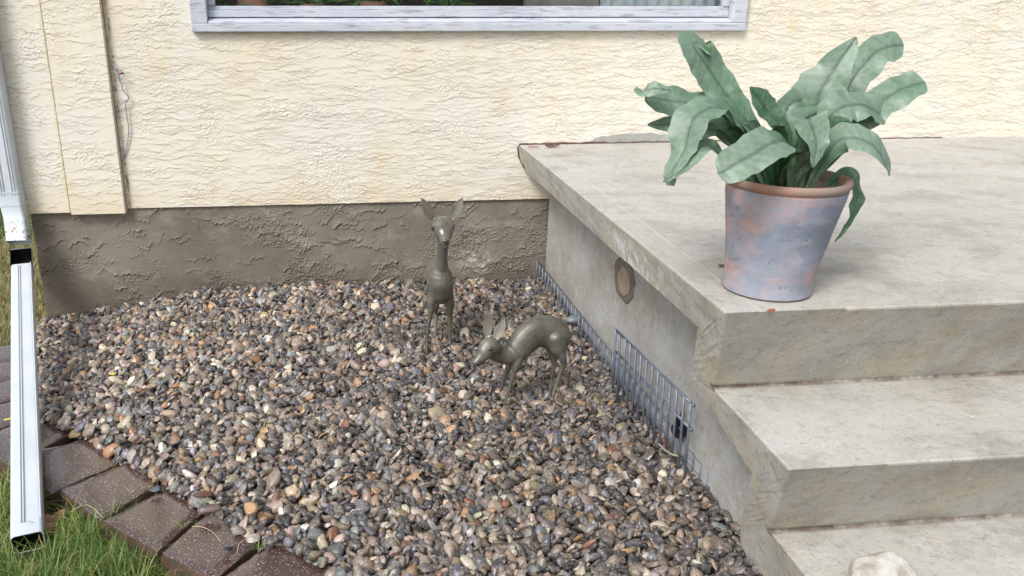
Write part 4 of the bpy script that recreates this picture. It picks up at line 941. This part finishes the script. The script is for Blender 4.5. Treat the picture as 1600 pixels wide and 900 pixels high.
# ------------------------------------------------------------------ grass
def grass(name, n, region, zb, Ls, label, seed, lean=.7, cols=((70,104,44),(104,136,62),(140,158,88),(170,158,98)), wts=(.35,.35,.2,.1), w=.0014, excl=None):
    rg_ = np.random.default_rng(seed); V = []; A = []; Q = []; k = 0; cls = np.array([srgb(*c_)[:3] for c_ in cols])
    while k < n:
        x = rg_.uniform(region[0], region[1]); y = rg_.uniform(region[2], region[3])
        if excl and excl(x, y): continue
        z = zb(x, y) if callable(zb) else zb
        clump = math.sin(x*31+y*17)*1.3+math.sin(y*43-x*12)
        a = rg_.uniform(0, 6.28)*.45+clump*1.1+rg_.normal(0,.5); L = rg_.uniform(*Ls); ln = rg_.uniform(.2,1)*lean
        d = np.array([math.cos(a), math.sin(a)]); s = np.array([-d[1], d[0], 0])*w*rg_.uniform(.6,1.4)
        c_ = cls[rg_.choice(len(cls), p=wts)]*rg_.uniform(.7,1.2); b0_ = len(V)
        for i in range(6):
            t = i/5; out_ = L*(ln*t*t*.95+.08*t); up_ = L*(t*(1-.25*ln)-ln*.62*t*t*t)
            p = np.array([x+d[0]*out_, y+d[1]*out_, z+up_]); wd = (1-t**1.6)*.9+.08
            V.append(p-s*wd); V.append(p+s*wd); cc_ = c_*(.75+.35*t); A += [(*cc_,1)]*2
        for i in range(5): q = b0_+i*2; Q.append((q,q+1,q+3,q+2))
        k += 1
    o = npmesh(name, np.array(V), np.array(Q), GRASS, {'tint': np.array(A)}); tag(o, label, 'grass', kind='stuff'); return o
outer = [p[0][2] for p in PV[::1]]+[]; 
paved = [(q[0],q[1],q[2],q[3]) for q, _, _ in PV]
def on_pavers(x, y):
    if inside(np.array(x), np.array(y), poly): return True
    for q in paved:
        if inside(np.array(x), np.array(y), [(q[0][0],q[0][1]),(q[1][0],q[1][1]),(q[2][0],q[2][1]),(q[3][0],q[3][1])]): return True
    if abs(x-P1.x) < .06 and P1.y-.10 < y < P1.y+.35: return True
    return x > -1.45 and y > -.02
b = MB(); gp = [(-60,-1.2),(-60,-60),(-.1,-60),(-.1,-2.35),(-.35,-2.15),(-.6,-1.9),(-.95,-1.55),(-1.2,-1.1),(-1.5,-.5),(-1.47,0),(-1.47,60),(-60,60)]
b.prism([(x,y,-.155) for x,y in gp], [(x,y,-.135) for x,y in gp]); tag(b.build('lawn_ground', plain('lawn_soil', srgb(62,66,38), srgb(84,80,52), .95, 8, .01)), kind='structure')
grass('lawn_grass', 13000, (-1.75,-.3,-2.5,-1.45), -.137, (.07,.20), 'lush green lawn grass below the pavers and downspout mouth', 4, excl=on_pavers, lean=1.25, cols=((78,110,48),(116,146,70),(156,172,100),(190,180,120)), wts=(.32,.33,.22,.13), w=.0013)
grass('lawn_grass', 1500, (-.95,-.52,-2.08,-1.75), -.137, (.12,.22), 'long bent grass blades beside the front face of the pavers', 9, excl=on_pavers, lean=1.1, w=.0017)
grass('lawn_grass', 16000, (-2.6,-1.38,-.75,1.6), -.137, (.05,.12), 'pale yellowing grass left of the house corner', 6, excl=on_pavers, lean=.9, cols=((196,178,128),(150,150,92),(110,130,74),(214,200,160)), wts=(.35,.3,.2,.15))
grass('lawn_grass', 9000, (-3.4,-1.75,1.6,5), -.137, (.06,.12), 'green lawn further back beyond the house corner', 16, excl=on_pavers, lean=.9, w=.003)
def tuft(u, v, z, n, L, seed, label):
    P = at(u, v, 'z', z); rg_ = random.Random(seed); b = MB()
    for i in range(n):
        a = rg_.uniform(0,6.28); d = Vector((math.cos(a), math.sin(a), 0)); l = L*rg_.uniform(.5,1); s = Vector((-d.y,d.x,0))*.0011; vs = []
        for k in range(5): t = k/4; c_ = P+d*(l*.75*t*t+.004)+Z*(l*(t-.4*t*t)*.8); vs += [c_-s*(1-t*.9), c_+s*(1-t*.9)]
        b.add(vs, [(2*k,2*k+1,2*k+3,2*k+2) for k in range(4)])
    o = b.build('grass_tuft', plain('tuft_green_%d' % seed, srgb(104,136,60), srgb(170,168,96), .5, 60), origin=P); tag(o, label, 'grass tuft', 'small grass tufts growing between the pavers')
tuft(316,790,.0,9,.05,1,'small grass tuft at the inner end of a paver gap, above the wood chip')
tuft(285,824,-.005,12,.06,2,'sprawling grass tuft in the gap between the two speckled pavers')
tuft(404,858,.01,12,.055,3,'bright green grass tuft in the rightmost paver gap')
tuft(232,764,-.03,6,.035,4,'tiny grass sprig beside the slate pebble between pavers')

# ------------------------------------------------------------------ fallen leaves and bits
def deadleaf(u, v, z, L, w, yaw, mat, label, tilt=.3, lobes=0, seed=0):
    P = at(u, v, 'z', z); rr = random.Random(seed); n_ = 22; top_ = []; 
    for i in range(n_):
        a = 2*math.pi*i/n_; r_ = 1+(.38*math.cos(lobes*a) if lobes else .08*math.cos(3*a))+rr.uniform(-.06,.06)
        x = L*.5*r_*math.cos(a); y = w*.5*r_*math.sin(a); top_.append((x, y, .35*tilt*(y*y/w+x*x/L)*2+rr.uniform(-.0008,.0008)))
    Rm = Matrix.Rotation(yaw, 3, 'Z') @ Matrix.Rotation(tilt, 3, 'X')
    A = [P+Rm@Vector(p) for p in top_]; c0 = P; b = MB()
    b.add([c0]+A+[c0-Z*.0006]+[a-Z*.0006 for a in A], [(0,1+i,1+(i+1)%n_) for i in range(n_)]+[(n_+1,n_+2+(i+1)%n_,n_+2+i) for i in range(n_)]+[(1+i,n_+2+i,n_+2+(i+1)%n_,1+(i+1)%n_) for i in range(n_)])
    o = b.build('dead_leaf', mat, origin=P); tag(o, label, 'leaf', 'fallen leaves'); return o
deadleaf(80,814,-.085,.075,.05,1.0,DRYLEAF,'pinkish brown lobed leaf beside the downspout mouth',.6,3,1)
deadleaf(96,828,-.09,.035,.03,.4,DRYLEAF,'small curled tan leaf right of the lobed leaf on the grass',.3,0,2)
deadleaf(52,886,-.10,.05,.035,.2,DRYLEAF,'flat pinkish leaf in the grass below the downspout mouth',.2,3,3)
deadleaf(862,228,.757,.075,.022,.05,DARKLEAF,'dark curled leaf at the back edge of the porch against the wall',.5,0,4)
deadleaf(833,229,.755,.06,.014,.0,DRYLEAF,'thin reddish leaf sliver at the back left corner of the porch',.3,0,5)
deadleaf(862,432,.06,.05,.03,1.2,RUSTLEAF,'bright orange leaf standing behind the low wire near the wall',1.1,0,6)
deadleaf(876,462,.05,.05,.035,.6,RUSTLEAF,'orange brown leaf on the gravel behind the grazing fawn',.4,3,7)
deadleaf(868,452,.055,.04,.028,2.2,RUSTLEAF,'crumpled rust leaf tucked beneath the orange leaf by the wire',.6,3,8)
deadleaf(1205,484.5,.752,.022,.012,.3,RUSTLEAF,'tiny reddish leaf scrap in front of the flower pot',.2,0,9)
deadleaf(1127,415,.753,.02,.009,.1,DARKLEAF,'tiny dark leaf scrap left of the flower pot',.4,0,10)
deadleaf(12,655,-.03,.03,.010,.5,plain('yellow_leaf', srgb(206,206,92), srgb(180,190,80), .5),'small yellow leaf on the paver left of the downspout extension',.2,0,11)
deadleaf(174,652,.0,.045,.03,.5,RUSTLEAF,'rust leaf piece on the gravel above the wet pavers',.3,3,12)
deadleaf(176,584,.0,.022,.012,.5,plain('yellow_scrap', srgb(226,206,60), srgb(210,190,60), .5),'tiny bright yellow leaf scrap on the gravel at left',.3,0,13)
P = at(318,771,'z',.022); V, F_ = rock(P, (.036,.011,.009), 44, 4, 9); b = MB(); b.add(V, F_); o = b.build('wood_chip', BARK, smooth=True, origin=P); tag(o, 'reddish brown splinter of wood beside the pavers', 'wood chip')
b = MB(); b.tube(smoothpts([at(u,v,'z',.05) for u,v in ((1030,694),(1040,704),(1050,710),(1062,712),(1075,704))]), .0035, 6); o = b.build('bare_root', PLUG, smooth=True); tag(o, 'pale curved root lying at the foot of the tall wire mesh', 'root')
for k_, L_ in enumerate((((300,822),(318,824),(334,833),(345,846)),((370,866),(374,850),(384,842),(390,838)),((385,826),(392,838),(403,846)),((110,800),(124,792),(140,790),(160,808)))):
    b = MB(); b.tube(smoothpts([at(u, v, 'z', (.014 if k_ < 3 else -.03)+.006*(q%2)) for q, (u, v) in enumerate(L_)]), .0011, 5)
    o = b.build('dry_straw', STRAW, smooth=True)
    tag(o, ('long thin straw curving across the speckled paver toward the dark pebble','short dry straw standing up right beside the dark pebble','thin bent straw at the gravel end of the rightmost paver gap','bent yellow straw lying against the front of the chipped paver')[k_], 'straw', 'dry straws on the pavers')
print('done build')
